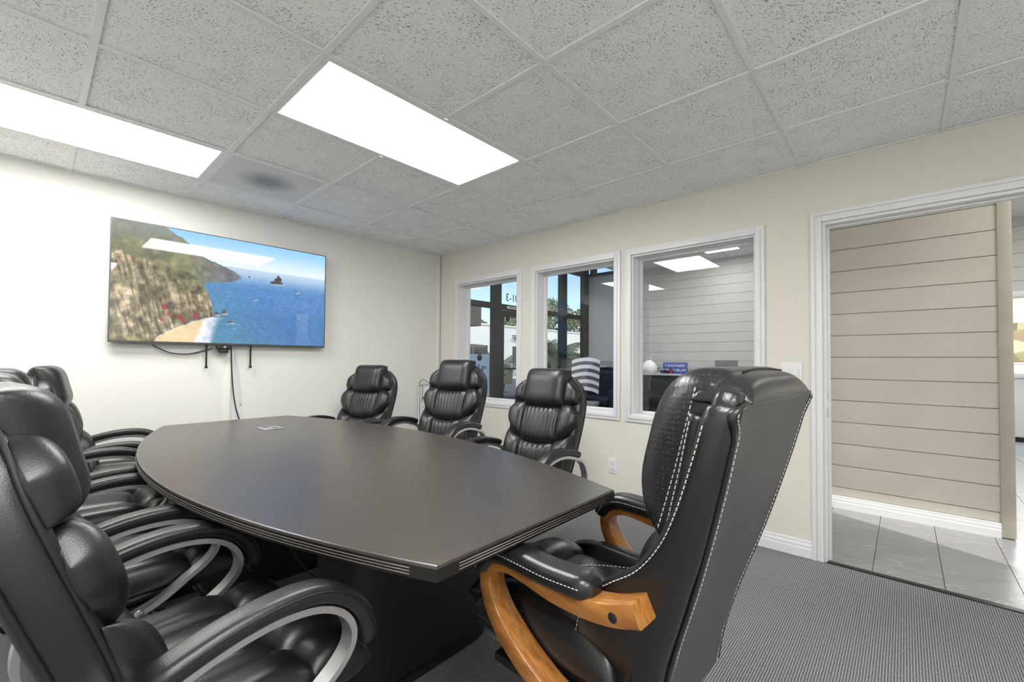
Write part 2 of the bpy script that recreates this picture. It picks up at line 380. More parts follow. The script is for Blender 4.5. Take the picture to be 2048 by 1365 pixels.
# window wall with three openings and a doorway
WIN = [(-1.205, -.345), (-2.243, -1.43), (-3.256, -2.388)]; WZ0, WZ1 = .748, 1.992
DY0, DY1, DZ = -4.55, -3.607, 2.0
bl = []; ys = [0]
edges = [(0, None)]
prev = 0.0
for (a, c) in WIN:
    bl.append((0, WT, c, prev, 0, LH+.9)); bl.append((0, WT, a, c, 0, WZ0)); bl.append((0, WT, a, c, WZ1, LH+.9)); prev = a
bl.append((0, WT, DY1, prev, 0, LH+.9)); bl.append((0, WT, DY0, DY1, DZ, LH+.9)); bl.append((0, WT, YN, DY0, 0, LH+.9))
wall_r = struct(box('wall_right', bl, BEIGE))

# windows: trim boards, stops, panes
def trim_frame(name, y0, y1, z0, z1, w, xa, xb, M, parent=None, bottom=True):
    b = [(xa, xb, y0-w, y0, z0-(w if bottom else 0), z1+w), (xa, xb, y1, y1+w, z0-(w if bottom else 0), z1+w), (xa, xb, y0, y1, z1, z1+w)]
    if bottom: b.append((xa, xb, y0, y1, z0-w, z0))
    return b
for i, (a, c) in enumerate(WIN):
    w = .052
    bl = trim_frame('', a, c, WZ0, WZ1, w, -.014, 0, WHITE)
    bl += trim_frame('', a-.0, c+.0, WZ0, WZ1, .028, -.021, -.014, WHITE)
    wo = struct(box('window_%d' % (i+1), bl, WHITE, None, .003, 2))
    t = .012
    box('jamb', [(0, WT, a, a+t, WZ0, WZ1), (0, WT, c-t, c, WZ0, WZ1), (0, WT, a+t, c-t, WZ0, WZ0+t), (0, WT, a+t, c-t, WZ1-t, WZ1)], WHITE, wo)
    s = .018
    box('glazing_stop', [(.105, .138, a+t, a+t+s, WZ0+t, WZ1-t), (.105, .138, c-t-s, c-t, WZ0+t, WZ1-t), (.105, .138, a+t+s, c-t-s, WZ0+t, WZ0+t+s*.7), (.105, .138, a+t+s, c-t-s, WZ1-t-s, WZ1-t)], WHITE, wo, .003)
    V = [(.142, a+t, WZ0+t), (.142, c-t, WZ0+t), (.142, c-t, WZ1-t), (.142, a+t, WZ1-t)]
    obj('pane', V, [(0, 1, 2, 3)], GLASS, wo, recalc=False)
# doorway casing and jamb
bl = [(-.016, 0, DY1, DY1+.055, 0, DZ+.055), (-.016, 0, DY0-.055, DY0, 0, DZ+.055), (-.016, 0, DY0, DY1, DZ, DZ+.055)]
bl += [(-.024, -.016, DY1+.034, DY1+.055, 0, DZ+.055), (-.024, -.016, DY0-.055, DY0-.034, 0, DZ+.055), (-.024, -.016, DY0-.034, DY1+.034, DZ+.034, DZ+.055)]
door = struct(box('door_1', bl, WHITE, None, .003, 2))
jx = .13
box('jamb', [(0, jx, DY1-.018, DY1, 0, DZ), (0, jx, DY0, DY0+.018, 0, DZ), (0, jx, DY0+.018, DY1-.018, DZ-.018, DZ)], WHITE, door, .002)
box('door_stop', [(.05, .085, DY1-.03, DY1-.018, 0, DZ-.018), (.05, .085, DY0+.018, DY0+.03, 0, DZ-.018), (.05, .085, DY0+.03, DY1-.03, DZ-.03, DZ-.018)], WHITE, door, .002)
for z in (.975, .87):
    box('strike_plate', (.012, .042, DY1-.0205, DY1-.018, z-.028, z+.028), CHROME, door, .001)

# baseboards with a stepped profile
def baseboard(name, p0, p1, n, M=WHITE):
    p0 = Vector(p0); p1 = Vector(p1); n = Vector(n)
    prof = [(0, 0), (.014, 0), (.014, .05), (.011, .056), (.011, .074), (.007, .08), (.0065, .096), (.004, .1), (0, .1)]
    rings = [[(p+n*d)+Vector((0, 0, z)) for d, z in prof] for p in (p0, p1)]
    V, F = loft(rings); return struct(obj(name, V, F, M))
baseboard('baseboard_right', (0, 0, 0), (0, DY1+.055, 0), (-1, 0, 0)); baseboard('baseboard_front', (XL, 0, 0), (0, 0, 0), (0, -1, 0))
baseboard('baseboard_door', (0, DY0-.055, 0), (0, YN, 0), (-1, 0, 0)); baseboard('baseboard_left', (XL, YN, 0), (XL, 0, 0), (1, 0, 0)); baseboard('baseboard_rear', (XL, YN, 0), (0, YN, 0), (0, 1, 0))
struct(box('trim_2', (-.05, -.012, -.034, 0, .1, H+.02), PAINT, None, .006))          # boxed pipe in the corner

# ceiling: slab, hung grid runners, tiles, lights, vent
ceil = struct(box('ceiling', (XL, 0, YN, 0, H+.09, H+.14), PAINT))
gx = sorted([GX0-G*k for k in range(0, 7) if GX0-G*k > XL+.02]+[XL, 0.0]); gy = sorted([GY0-G*k for k in range(0, 9) if GY0-G*k > YN+.02]+[YN, 0.0])
LIGHTS = [((GX0-3*G, GX0-G), (GY0-3*G, GY0-2*G)), ((GX0-5*G, GX0-3*G), (GY0-G, GY0)), ((GX0-5*G, GX0-3*G), (GY0-8*G, GY0-7*G)), ((GX0-5*G, GX0-3*G), (GY0-6*G, GY0-5*G))]  # third panel is unseen, added to brighten the walls and ceiling
VENTC = ((GX0-3*G, GX0-2*G), (GY0-G, GY0))
def inside(x, y, r): return r[0][0] < x < r[0][1] and r[1][0] < y < r[1][1]
tw = .012
for i in range(len(gx)-1):
    for j in range(len(gy)-1):
        cx, cy = (gx[i]+gx[i+1])/2, (gy[j]+gy[j+1])/2
        if any(inside(cx, cy, r) for r in LIGHTS+[VENTC]): continue
        hx, hy = (gx[i+1]-gx[i])/2-.004, (gy[j+1]-gy[j])/2-.004
        o = box('ceiling_tile', (-hx, hx, -hy, hy, 0, .015), TILE, ceil); o.location = (cx, cy, H+.0035+random.uniform(0, .0012))
for x in gx:
    if XL < x < 0:
        ya = YN
        for r in sorted([r for r in LIGHTS if r[0][0]+.01 < x < r[0][1]-.01], key=lambda r: r[1][0])+[((0, 0), (0, 0))]:
            box('grid_runner', (x-tw, x+tw, ya, r[1][0], H-.004, H+.003), GRID, ceil); ya = r[1][1]
        continue
    box('grid_runner', ((x, x+.02, YN, 0, H-.003, H+.003) if x == XL else (x-.018, x, YN, 0, H-.003, H+.003)), GRID, ceil)
for y in gy:
    segs = []; cuts = [XL]+[x for x in gx if XL < x < 0]+[0]
    for k in range(len(cuts)-1):
        xm = (cuts[k]+cuts[k+1])/2
        if any(r[0][0] < xm < r[0][1] and r[1][0]+.01 < y < r[1][1]-.01 for r in LIGHTS): continue
        yy = (y-tw*.9, y+tw*.9) if YN < y < 0 else ((y, y+.018) if y == YN else (y-.018, y))
        box('cross_runner', (cuts[k]+tw, cuts[k+1]-tw, yy[0], yy[1], H-.0035, H+.003), GRID, ceil)
names = ['bright two-by-four ceiling light panel over the middle of the table', 'bright ceiling light panel nearest the television wall, cut by the left edge', 'added unseen ceiling light panel behind the camera, brightening the room', 'ceiling light panel directly above the camera']
def light_panel(r, z, label, M, group):
    (x0, x1), (y0, y1) = r
    t = thing('ceiling_light', label, 'light', ((x0+x1)/2, (y0+y1)/2, z), 0, group)
    hx, hy = (x1-x0)/2, (y1-y0)/2; f = .022
    box('frame', [(-hx+tw, hx-tw, -hy+tw, -hy+tw+f, -.003, .05), (-hx+tw, hx-tw, hy-tw-f, hy-tw, -.003, .05), (-hx+tw, -hx+tw+f, -hy+tw+f, hy-tw-f, -.003, .05), (hx-tw-f, hx-tw, -hy+tw+f, hy-tw-f, -.003, .05)], GRID, t, .002, 1)
    obj('diffuser', [(-hx+tw+f, -hy+tw+f, .004), (hx-tw-f, -hy+tw+f, .004), (hx-tw-f, hy-tw-f, .004), (-hx+tw+f, hy-tw-f, .004)], [(0, 3, 2, 1)], M, t, recalc=False)
    return t
for r, nme in zip(LIGHTS, names): light_panel(r, H, nme, LAMP, 'conference room ceiling lights')
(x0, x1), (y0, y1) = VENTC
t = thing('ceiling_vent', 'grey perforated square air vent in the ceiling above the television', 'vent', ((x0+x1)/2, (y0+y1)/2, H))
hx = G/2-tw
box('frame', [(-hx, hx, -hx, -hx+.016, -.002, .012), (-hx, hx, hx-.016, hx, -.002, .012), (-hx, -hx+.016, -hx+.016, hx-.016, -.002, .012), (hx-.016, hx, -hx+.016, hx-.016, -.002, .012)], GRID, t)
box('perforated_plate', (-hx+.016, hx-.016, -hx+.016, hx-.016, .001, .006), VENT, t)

# ------------------------------------------------------------------ hall and lobby shell
def boards(parent, x, y0, y1, z0, z1, h, M, face=-1, t=.012, start=None):
    z = z0 if start is None else start
    k = 0
    while z < z1-.01:
        a, c = max(z, z0), min(z+h, z1)
        if c-a > .01:
            o = box('board', (-t if face < 0 else 0, 0 if face < 0 else t, -(y1-y0)/2, (y1-y0)/2, 0, c-a-.006), M, parent); o.location = (x, (y0+y1)/2, a+.003)
        z += h
PX = 1.25; PY0, PY1 = -4.475, -3.475
wp = struct(box('wall_partition', (PX, PX+.1, PY0, PY1, 0, LH), POST))
boards(wp, PX, PY0+.04, PY1-.035, .1, LH, .1735, BOARD, -1, .012, start=.1-.105)
box('end_post', (PX-.018, PX+.118, PY0-.028, PY0+.04, .008, LH), POST, wp, .003); box('end_post', (PX-.018, PX+.118, PY1-.035, PY1+.02, .03, LH), POST, wp, .003)
baseboard('baseboard_partition', (PX-.012, PY0+.04, 0), (PX-.012, PY1-.03, 0), (-1, 0, 0))
OY0, OY1, OZ = -6.3, -4.72, 2.02
wb = struct(box('wall_back', [(XB, XB+.12, OY1, .55, 0, LH), (XB, XB+.12, OY0, OY1, OZ, LH), (XB, XB+.12, YN-1.5, OY0, 0, LH)], BOARDG))
boards(wb, XB, OY1+.05, .55, .1, LH, .1735, BOARDG, -1, .012, start=-.03)
boards(wb, XB, OY0, OY1-.002, OZ+.07, LH, .1735, BOARDG, -1, .012, start=-.03)
struct(box('trim_3', [(XB-.03, XB, OY0, OY1+.06, OZ, OZ+.07), (XB-.03, XB, OY1, OY1+.05, 0, OZ)], WHITE, None, .003))
struct(box('wall_side', (XB, XB+.12, .55, YS+.1, 0, LH), PLAIN))
struct(box('wall_hall_rear', (WT, LX1, YN-1.6, YN-1.5, 0, LH+.9), PAINT))
lc = struct(box('ceiling_lobby', (WT, XB+.1, YN-1.5, .45, LH+.03, LH+.1), PAINT))
for i in range(9):
    for j in range(13):
        x0, x1 = XB-G*(i+1), XB-G*i; y0, y1 = -7.2+G*j+.06, -7.2+G*(j+1)+.06
        x0 = max(x0, WT); y1 = min(y1, .45)
        if x1-x0 < .03 or y1-y0 < .03: continue
        o = box('ceiling_tile', (-(x1-x0)/2+.006, (x1-x0)/2-.006, -(y1-y0)/2+.006, (y1-y0)/2-.006, 0, .02), TILE, lc); o.location = ((x0+x1)/2, (y0+y1)/2, LH)
for i in range(1, 9): box('grid_runner', (XB-G*i-.007, XB-G*i+.007, YN-1.5, .45, LH-.004, LH+.004), DKFRAME if 0 else GRID, lc)
struct(box('ceiling_atrium', (WT, XB+.12, .45, YS+.1, 3.92, 4.0), PAINT)); struct(box('wall_bulkhead', (WT, XB, .45, .5, LH, 3.92), PAINT))
struct(box('sun_shield_roof', [(XL-.2, WT, YN-.2, .2, 3.0, 3.1), (WT, LX1+.2, YN-1.7, .45, 4.0, 4.1)], STUCCO))  # unseen slab, added to keep the sun out of the rooms
lobl = [('ceiling light panel in the lobby beyond the third window', (4.27, 4.71), (-1.99, -1.41)), ('lobby ceiling light panel out of view above the sofa', (2.2, 3.4), (-1.1, -.5)), ('hall ceiling light panel beyond the doorway', (2.6, 3.8), (-5.2, -4.6)), ('hall ceiling light panel at the far end of the hall', (.45, 1.05), (-6.4, -5.2))]
for nme, xr, yr in lobl: light_panel((xr, yr), LH-.006, nme, LAMP2, 'lobby ceiling lights')

# room past the far opening
struct(box('floor_office', (XB, LX1, YN-1.5, -3.4, -.06, -.002), CARP2))
struct(box('wall_office', [(LX1, LX1+.1, YN-1.5, -3.4, 0, 2.6), (XB+.12, LX1, -3.4, -3.3, 0, 2.6)], PAINT)); struct(box('ceiling_office', (XB+.12, LX1, YN-1.5, -3.4, 2.45, 2.5), PAINT))
light_panel(((6.3, 8.7), (-5.9, -5.2)), 2.44, 'ceiling light in the white office beyond the hall', LAMP2, 'lobby ceiling lights')
t = thing('reception_counter', 'long white counter with a dark plinth in the far white office', 'counter', (6.8, -5.4, -.002))
box('plinth', (.03, .5, -1.3, 1.3, 0, .07), BLACKM, t); box('front_panel', (0, .5, -1.3, 1.3, .07, .95), WHITE, t, .02, 3); box('counter_top', (-.04, .55, -1.33, 1.33, .95, 1.05), WHITE, t, .03, 4)
MURAL, N, L = nodes_of('photo_print'); b = N['Principled BSDF']
tc = N.new('ShaderNodeTexCoord'); vo = N.new('ShaderNodeTexVoronoi'); vo.inputs['Scale'].default_value = 5; L.new(tc.outputs['Object'], vo.inputs['Vector'])
rp = N.new('ShaderNodeValToRGB'); e = rp.color_ramp.elements; e[0].color = (.05, .06, .02, 1); e[1].color = (.75, .73, .62, 1)
e2 = rp.color_ramp.elements.new(.4); e2.color = (.22, .14, .09, 1); e3 = rp.color_ramp.elements.new(.65); e3.color = (.3, .32, .16, 1)
L.new(vo.outputs['Color'], rp.inputs[0]); L.new(rp.outputs[0], b.inputs['Base Color'])
t = thing('wall_photo', 'brown and green photo print on the far white office wall', 'picture', (LX1-.001, -5.9, 1.17))
box('backing', (-.02, 0, -.9, .9, 0, .8), WHITE, t); box('print', (-.024, -.02, -.87, .87, .03, .77), MURAL, t)

# ------------------------------------------------------------------ storefront
sf = thing('window_4', None, None, (0, YS, 0)); struct(sf)
fw_ = .055
def bar(n, x0, x1, z0, z1, p=sf, d=.06): return box(n, (x0, x1, -d, d, z0, z1), DKFRAME, p, .004, 1)
xm = [WT, 2.316, 4.318, XB-.02]
for x in (WT+.09, 2.316, 4.318, XB-.09): bar('mullion', x-.088, x+.088, 0, 3.9)
for a, c in ((WT+.178, 2.228), (4.406, XB-.178), (2.404, 4.23)):
    bar('transom', a, c, 2.075, 2.165); bar('transom', a, c, 3.05, 3.15); bar('head_rail', a, c, 3.82, 3.9)
    bar('sill_rail', a, c, 0, .1)
    for z0, z1 in ((.1, 2.075), (2.165, 3.05), (3.15, 3.82)):
        obj('pane', [(a, 0, z0), (c, 0, z0), (c, 0, z1), (a, 0, z1)], [(0, 1, 2, 3)], GLASS, sf, recalc=False)
bar('door_mullion', 3.42, 3.54, .1, 2.075)
g2 = thing('window_5', None, None, (XB, 0, 0)); struct(g2)
box('sill_rail', (-.04, .1, .5, YS, LH, LH+.06), DKFRAME, g2); box('mullion', (-.04, .1, 1.14, 1.24, LH+.06, 3.92), DKFRAME, g2)
obj('pane', [(.03, .5, LH+.06), (.03, YS, LH+.06), (.03, YS, 3.92), (.03, .5, 3.92)], [(0, 1, 2, 3)], GLASS, g2, recalc=False)
d2 = thing('door_2', None, None, (0, YS, 0)); struct(d2)
bl = [(2.41, 2.51, -.025, .025, .11, 2.06), (3.31, 3.41, -.025, .025, .11, 2.06), (2.51, 3.31, -.025, .025, 1.96, 2.06), (2.51, 3.31, -.025, .025, .11, .4)]
box('door_frame', bl, DKFRAME, d2, .003, 1); box('push_bar', (2.5, 3.32, -.09, -.06, 1.0, 1.035), DKFRAME, d2)
obj('pane', [(2.51, 0, .4), (3.31, 0, .4), (3.31, 0, 1.96), (2.51, 0, 1.96)], [(0, 1, 2, 3)], GLASS, d2, recalc=False)
cyl('door_closer', (2.56, -.06), .035, 1.86, 1.97, DKFRAME, d2)
# lettering seen from behind
tnum = thing('door_number', 'dark door number lettering on the glass above the lobby door', 'lettering', (2.79, YS-.004, 2.30))
text('digits', '801-3', .195, BLACKTXT, tnum, (0, 0, 0), (R(90), 0, 0), mirror=True)
tpl = thing('notice_strip', 'narrow white printed strip on the dark transom above the lobby door', 'sign', (2.9, YS-.062, 2.115))
box('plate', (-.36, .4, -.004, 0, -.022, .022), PAPER, tpl)
for k in range(22): box('print_mark', (-.33+k*.032, -.33+k*.032+(.024 if k % 4 else .012), -.006, -.004, -.01, .01), BLACKTXT, tpl)
sg = thing('window_sign', 'pale blue vinyl sign with mirrored lettering on the lobby storefront glass', 'sign', (1.5, YS-.008, .55))
box('vinyl_sheet', (-.4, .66, -.004, 0, 0, .72), LIGHTBLUE, sg)
text('lettering', 'ng Solutions', .12, BLACKTXT, sg, (.28, -.006, .5), (R(90), 0, 0), mirror=True)
disc = disc_y('round_emblem', (.42, -.008, .66), .055, .003, BLACKTXT, sg)

# ------------------------------------------------------------------ outdoors
struct(box('ground', (-30, 70, YS+.1, 60, -.2, -.06), ASPHALT))
bld = thing('building', 'long low white commercial building across the parking lot', 'building', (14, 16, -.06))
box('wall', (-20, 34, 0, 6, 0, 3.5), STUCCO, bld); box('parapet_cap', (-20.1, 34.1, -.06, .1, 3.5, 3.6), STUCCO, bld)
box('wall_lamp', (3.1, 3.3, -.12, 0, 2.6, 2.8), BROWN, bld)
for k in range(3): box('window', (1+k*4, 2.6+k*4, -.02, .02, .9, 2.2), VANG, bld)
ov = thing('brown_canopy', 'brown fascia of the neighbouring entrance seen through the first window', 'canopy', (4.65, 4.2, -.06))
box('fascia', (-3.2, .05, 0, 1.2, 2.12, 2.62), BROWN, ov); box('column', (-2.9, -2.6, .2, .5, 0, 2.12), BROWN, ov); box('column', (-2.0, -1.75, .5, .8, 0, 2.12), BROWN, ov)
van = thing('van', 'dark brown minivan parked outside the storefront', 'van', (6.95, 8.0, -.06), 0)
def van_ring(y, s=1.0): return [(-2.3, .35), (2.3, .35), (2.35, .8), (2.2, 1.05), (1.35, 1.2), (.75, 1.78), (-1.9, 1.86), (-2.25, 1.7), (-2.35, .9)]
rings = []
for y, s in ((-.9, .94), (-.8, 1), (.8, 1), (.9, .94)): rings.append([(x*s, y, .35+(z-.35)*s) for x, z in van_ring(0)])
V, F = loft(rings); obj('body', V, F, VANP, van)
for a, c in ((-2.0, -1.0), (-.9, .1), (.2, .85)): box('side_window', (a, c, -.91, -.88, 1.18, 1.66), VANG, van, .01, 1)
for x in (-1.5, 1.5):
    for y in (-.86, .68):
        rg_ = [[(x+.33*math.cos(2*math.pi*k/18), y+d, .33+.33*math.sin(2*math.pi*k/18)) for k in range(18)] for d in (0, .18)]
        V, F = loft(rg_); obj('wheel', V, F, BLACKM, van, True)
def leaves(n, c, rad, size, flat=.8):
    V = []; F = []
    for _ in range(n):
        d = rng.normal(size=3); d /= np.linalg.norm(d); r_ = rng.uniform(.55, 1)**.6
        p = np.array(c)+d*np.array(rad)*r_
        a = rng.normal(size=3); a /= np.linalg.norm(a); b_ = np.cross(a, rng.normal(size=3)); b_ /= np.linalg.norm(b_)
        s = size*rng.uniform(.6, 1.4); k = len(V)
        V += [tuple(p-a*s), tuple(p+b_*s*.45), tuple(p+a*s), tuple(p-b_*s*.45)]; F.append((k, k+1, k+2, k+3))
    return V, F
for nme, x, y, h, r_ in (('low hazy olive tree behind the white building, left of the row', 25, 27, 4.6, 2.4), ('broad olive tree behind the white building, above the lobby door', 31.5, 25.5, 6.0, 3.0), ('tall olive tree behind the white building, middle of the row', 37.8, 27, 7.4, 2.9), ('olive tree behind the white building, right of the row', 44, 26, 6.8, 3.0)):
    t = thing('tree', nme, 'tree', (x, y, -.06), 0, 'trees beyond the white building')
    tube('trunk', [(0, 0, 0), (.1, 0, h*.4), (0, .1, h*.8)], [.25, .18, .1], TRUNK, t)
    V, F = leaves(2600, (0, 0, h*.8), (r_, r_, h*.36), .22); tag(obj('foliage', V, F, LEAF1, t, recalc=False), kind='stuff')
def palm(x, y, hz, nfr, L_, label, seed):
    t = thing('palm', label, 'palm', (x, y, -.06), 0, 'palms outside the storefront')
    tube('trunk', [(0, 0, 0), (.03, 0, hz*.5), (0, .02, hz)], [.14, .12, .1], TRUNK, t)
    rs = random.Random(seed)
    for k in range(nfr):
        az = 2*math.pi*k/nfr+rs.uniform(-.2, .2); el = rs.uniform(.35, 1.35); ll = L_*rs.uniform(.8, 1.1)
        pts = []
        for i in range(9):
            s = i/8; rr = ll*s*math.cos(el*(1-.3*s)); zz = hz+ll*(math.sin(el)*s-(.75 if el < .9 else .55)*s*s)
            pts.append(Vector((rr*math.cos(az), rr*math.sin(az), zz)))
        V, F = tube_vf(pts, .012, 4)
        V = list(V); side = Vector((-math.sin(az), math.cos(az), 0))
        for i in range(1, 9):
            for q in range(3):
                s = (i-1+q/3)/8; p = pts[i-1].lerp(pts[i], q/3); tdir = (pts[i]-pts[i-1]).normalized()
                ln_ = .34*ll*math.sin(math.pi*min(1, .15+.85*s))**.7*(.6 if s > .9 else 1)
                for sg_ in (-1, 1):
                    tip = p+(side*sg_*.75+tdir*.7+Vector((0, 0, -.45)))*ln_; w_ = tdir*.022; n = len(V)
                    V += [p-w_, p+w_, tip]; F.append((n, n+1, n+2))
        obj('frond', V, F, LEAF2, t, recalc=False)
palm(7.3, 4.0, 1.2, 40, 1.75, 'bushy palm just outside the glass, seen through the second window', 3)
palm(10.1, 4.9, 1.0, 34, 1.6, 'darker low palm at the right of the storefront glass', 8)
# ------------------------------------------------------------------ lobby furniture
t = thing('lobby_desk', 'charcoal reception desk against the boarded lobby wall', 'desk', (4.1, -1.45, 0))
box('front_panel', (0, .03, -.92, .92, 0, .93), CHARC, t, .004); box('side_panel', (.03, .7, .89, .92, 0, .93), CHARC, t); box('side_panel', (.03, .7, -.92, -.89, 0, .93), CHARC, t)
box('desk_top', (-.03, .75, -.95, .95, .93, .965), mat('desk_top_grey', lin(200, 200, 200), .4, var=(4, .05)), t, .004); box('modesty_rail', (-.012, 0, -.9, .9, .42, .47), BLACKM, t)
t = thing('blue_box', 'blue carton with white lettering on the lobby desk', 'box', (4.25, -1.055, .965))
box('carton', (-.06, .06, -.19, .19, 0, .19), BLUE, t, .003)
text('lettering', 'ENGINEER', .062, PAPER, t, (-.0615, -.04, .13), (R(90), 0, R(-90))); text('lettering', 'JOBS FORUM', .07, PAPER, t, (-.0615, 0, .055), (R(90), 0, R(-90)))
text('mark', 'O', .05, PAPER, t, (-.0615, .135, .132), (R(90), 0, R(-90)))
t = thing('stapler', 'black stapler lying on the lobby desk beside the red cup', 'stapler', (4.13, -.93, .965), R(80)); box('base', (-.09, .09, -.02, .02, 0, .012), BLACKM, t, .003); box('arm', (-.085, .09, -.017, .017, .02, .05), BLACKM, t, .008)
t = thing('red_cup', 'small red cup on the lobby desk in front of the blue carton', 'cup', (4.12, -1.03, .965)); cyl('cup_body', (0, 0), .024, 0, .075, RED, t, 16, .028); cyl('cup_rim', (0, 0), .03, .075, .08, RED, t, 16)
t = thing('laptop', 'open grey laptop seen from behind on the lobby desk', 'laptop', (4.3, -1.86, .965))
box('keyboard_deck', (0, .24, -.17, .17, 0, .018), CHARC, t, .004); o = box('lid', (-.012, 0, -.17, .17, 0, .22), GREYCH, t, .004); o.location = (0, 0, .012); o.rotation_euler = (0, R(-8), 0)
t = thing('white_bag', 'crumpled white bag at the left end of the lobby desk', 'bag', (4.2, -.61, .965))
V = []; F = []
rings = []
for k, (rr, z) in enumerate(((.10, 0), (.13, .05), (.12, .12), (.07, .19), (.03, .22))):
    rings.append([(rr*math.cos(2*math.pi*j/14)*(1+.15*math.sin(3*j+k)), rr*1.1*math.sin(2*math.pi*j/14)*(1+.12*math.cos(2*j+k)), z+.01*math.sin(j*2)*(k > 0)) for j in range(14)])
V, F = loft(rings); obj('bag_body', V, F, PAPER, t, True); tube('bag_handle', [(.0, -.05, .2), (0, -.03, .26), (0, .03, .26), (0, .05, .2)], .006, PAPER, t)
# navy sofa and dark cabinet
t = thing('sofa', 'dark navy sofa in the lobby behind the middle chair', 'sofa', (3.75, .42, 0))
box('seat_base', (-.35, .45, -.85, .5, .08, .4), NAVY, t, .03, 3); box('seat_cushion', (-.37, .3, -.65, .3, .4, .52), NAVY, t, .04, 4)
box('backrest', (.25, .5, -.85, .5, .4, .98), NAVY, t, .06, 4); box('armrest', (-.36, .45, -.88, -.66, .2, .68), NAVY, t, .05, 4); box('armrest', (-.36, .45, .31, .53, .2, .68), NAVY, t, .05, 4)
for x in (-.3, .4):
    for y in (-.8, .45): box('leg', (x-.03, x+.03, y-.03, y+.03, 0, .08), BLACKM, t)
t = thing('storage_cabinet', 'tall black storage cabinet behind the navy sofa', 'cabinet', (4.82, .25, 0)); box('body', (-.3, .3, -.6, .6, 0, 1.02), BLACKM, t, .004); box('door', (-.315, -.3, -.58, -.01, .05, 1.0), BLACKM, t, .003); box('door', (-.315, -.3, .01, .58, .05, 1.0), BLACKM, t, .003); box('top', (-.33, .32, -.62, .62, 1.02, 1.045), BLACKM, t, .003)
t = thing('paper_stack', 'stack of white papers on the black lobby cabinet', 'papers', (4.75, .72, 1.045)); box('sheets', (-.11, .11, -.09, .09, 0, .03), PAPER, t, .002); box('top_sheet', (-.1, .12, -.1, .08, .03, .034), PAPER, t)
# chair with a striped curved back
t = thing('striped_chair', 'lobby chair with a curved grey and white striped back', 'chair', (2.95, -.02, 0), R(200))
def arcring(z0, z1, lean0, lean1, w=.24, n=10):
    ra = []
    for z, l in ((z0, lean0), (z1, lean1)):
        ra.append((z, l))
    V = []; F = []
    for d in (0, -.03):
        for z, l in ra:
            for k in range(n+1):
                a = (k/n-.5)*2; V.append((-.2+l+d-.09*(1-a*a)+.05, a*w, z+.05*(1-a*a)))
    m_ = n+1
    for k in range(n):
        F += [(k, k+1, m_+k+1, m_+k), (2*m_+k, 3*m_+k, 3*m_+k+1, 2*m_+k+1), (k, 2*m_+k, 2*m_+k+1, k+1), (m_+k, m_+k+1, 3*m_+k+1, 3*m_+k)]
    F += [(0, m_, 3*m_, 2*m_), (n, 2*m_+n, 3*m_+n, m_+n)]
    return V, F
z = .62
for k in range(9):
    z1 = z+.062; V, F = arcring(z, z1, -.25*(z-.6), -.25*(z1-.6)); obj('back_stripe', V, F, STRIPE_L if k % 2 == 0 else STRIPE_D, t); z = z1
box('seat', (-.22, .26, -.25, .25, .42, .5), GREYCH, t, .03, 3); box('back_bracket', (-.3, -.2, -.04, .04, .4, .66), BLACKM, t); cyl('column', (0, 0), .03, .1, .42, BLACKM, t)
for k in range(5):
    a = 2*math.pi*k/5; tube('base_arm', [(0, 0, .12), (.27*math.cos(a), .27*math.sin(a), .05)], [.025, .018], BLACKM, t, smooth_path=False)
    o = cyl('caster', (.27*math.cos(a), .27*math.sin(a)), .025, 0, .05, BLACKM, t, 10)

# ------------------------------------------------------------------ television
TX0, TX1, TZ0, TZ1 = -2.797, -1.353, 1.268, 2.103
tv = thing('television', 'large flat wall television showing a coastal cliff and blue sea', 'television', ((TX0+TX1)/2, -.05, TZ0))
hw = (TX1-TX0)/2; hh = TZ1-TZ0
box('body', (-hw, hw, -.012, .018, 0, hh), BLACKM, tv, .002)
box('bezel', [(-hw, hw, -.016, -.012, 0, .013), (-hw, hw, -.016, -.012, hh-.006, hh), (-hw, -hw+.006, -.016, -.012, .013, hh-.006), (hw-.006, hw, -.016, -.012, .013, hh-.006)], mat('tv_bezel', (.10, .10, .105, 1), .3, metal=.6, var=(5, .05)), tv)
box('rear_housing', (-hw+.2, hw-.2, .018, .035, .08, hh-.12), BLACKM, tv, .008); box('wall_bracket', (-.3, .3, .035, .046, .2, .6), BLACKM, tv)
NX, NY = 430, 248
def vnoise(x, y, seed):
    r_ = np.random.default_rng(seed); g = r_.random((256, 256))
    xi = np.floor(x).astype(int); yi = np.floor(y).astype(int); fx = x-xi; fy = y-yi; fx = fx*fx*(3-2*fx); fy = fy*fy*(3-2*fy)
    a = g[xi % 256, yi % 256]; b_ = g[(xi+1) % 256, yi % 256]; c = g[xi % 256, (yi+1) % 256]; d = g[(xi+1) % 256, (yi+1) % 256]
    return (a*(1-fx)+b_*fx)*(1-fy)+(c*(1-fx)+d*fx)*fy
def fbm(x, y, seed, o=5):
    s = 0; a = .5; t_ = 0
    for k in range(o): s = s+a*vnoise(x*2**k, y*2**k, seed+k); t_ += a; a *= .55
    return s/t_
uu, vv = np.meshgrid(np.linspace(0, 1, NX), np.linspace(0, 1, NY)); S = lambda r, g, b_: np.array([r, g, b_], float)
def mixc(a, b_, t_): return a*(1-t_[..., None])+b_*t_[..., None]
def step(a, b_, x): t_ = np.clip((x-a)/(b_-a), 0, 1); return t_*t_*(3-2*t_)
asp = 1.73
n_a = fbm(uu*6*asp, vv*6, 1); n_b = fbm(uu*22*asp, vv*22, 11); n_c = fbm(uu*40*asp+vv*20, vv*60, 21, 4)
img = mixc(S(208, 219, 232)*np.ones((NY, NX, 3)), S(138, 188, 242), step(.74, 1.0, vv))
hz_ = .735
sea = mixc(S(172, 192, 212)*np.ones((NY, NX, 3)), S(78, 124, 176), step(hz_, hz_-.2, vv)); sea = mixc(sea, S(58, 102, 152), step(.5, .15, vv)*.6)
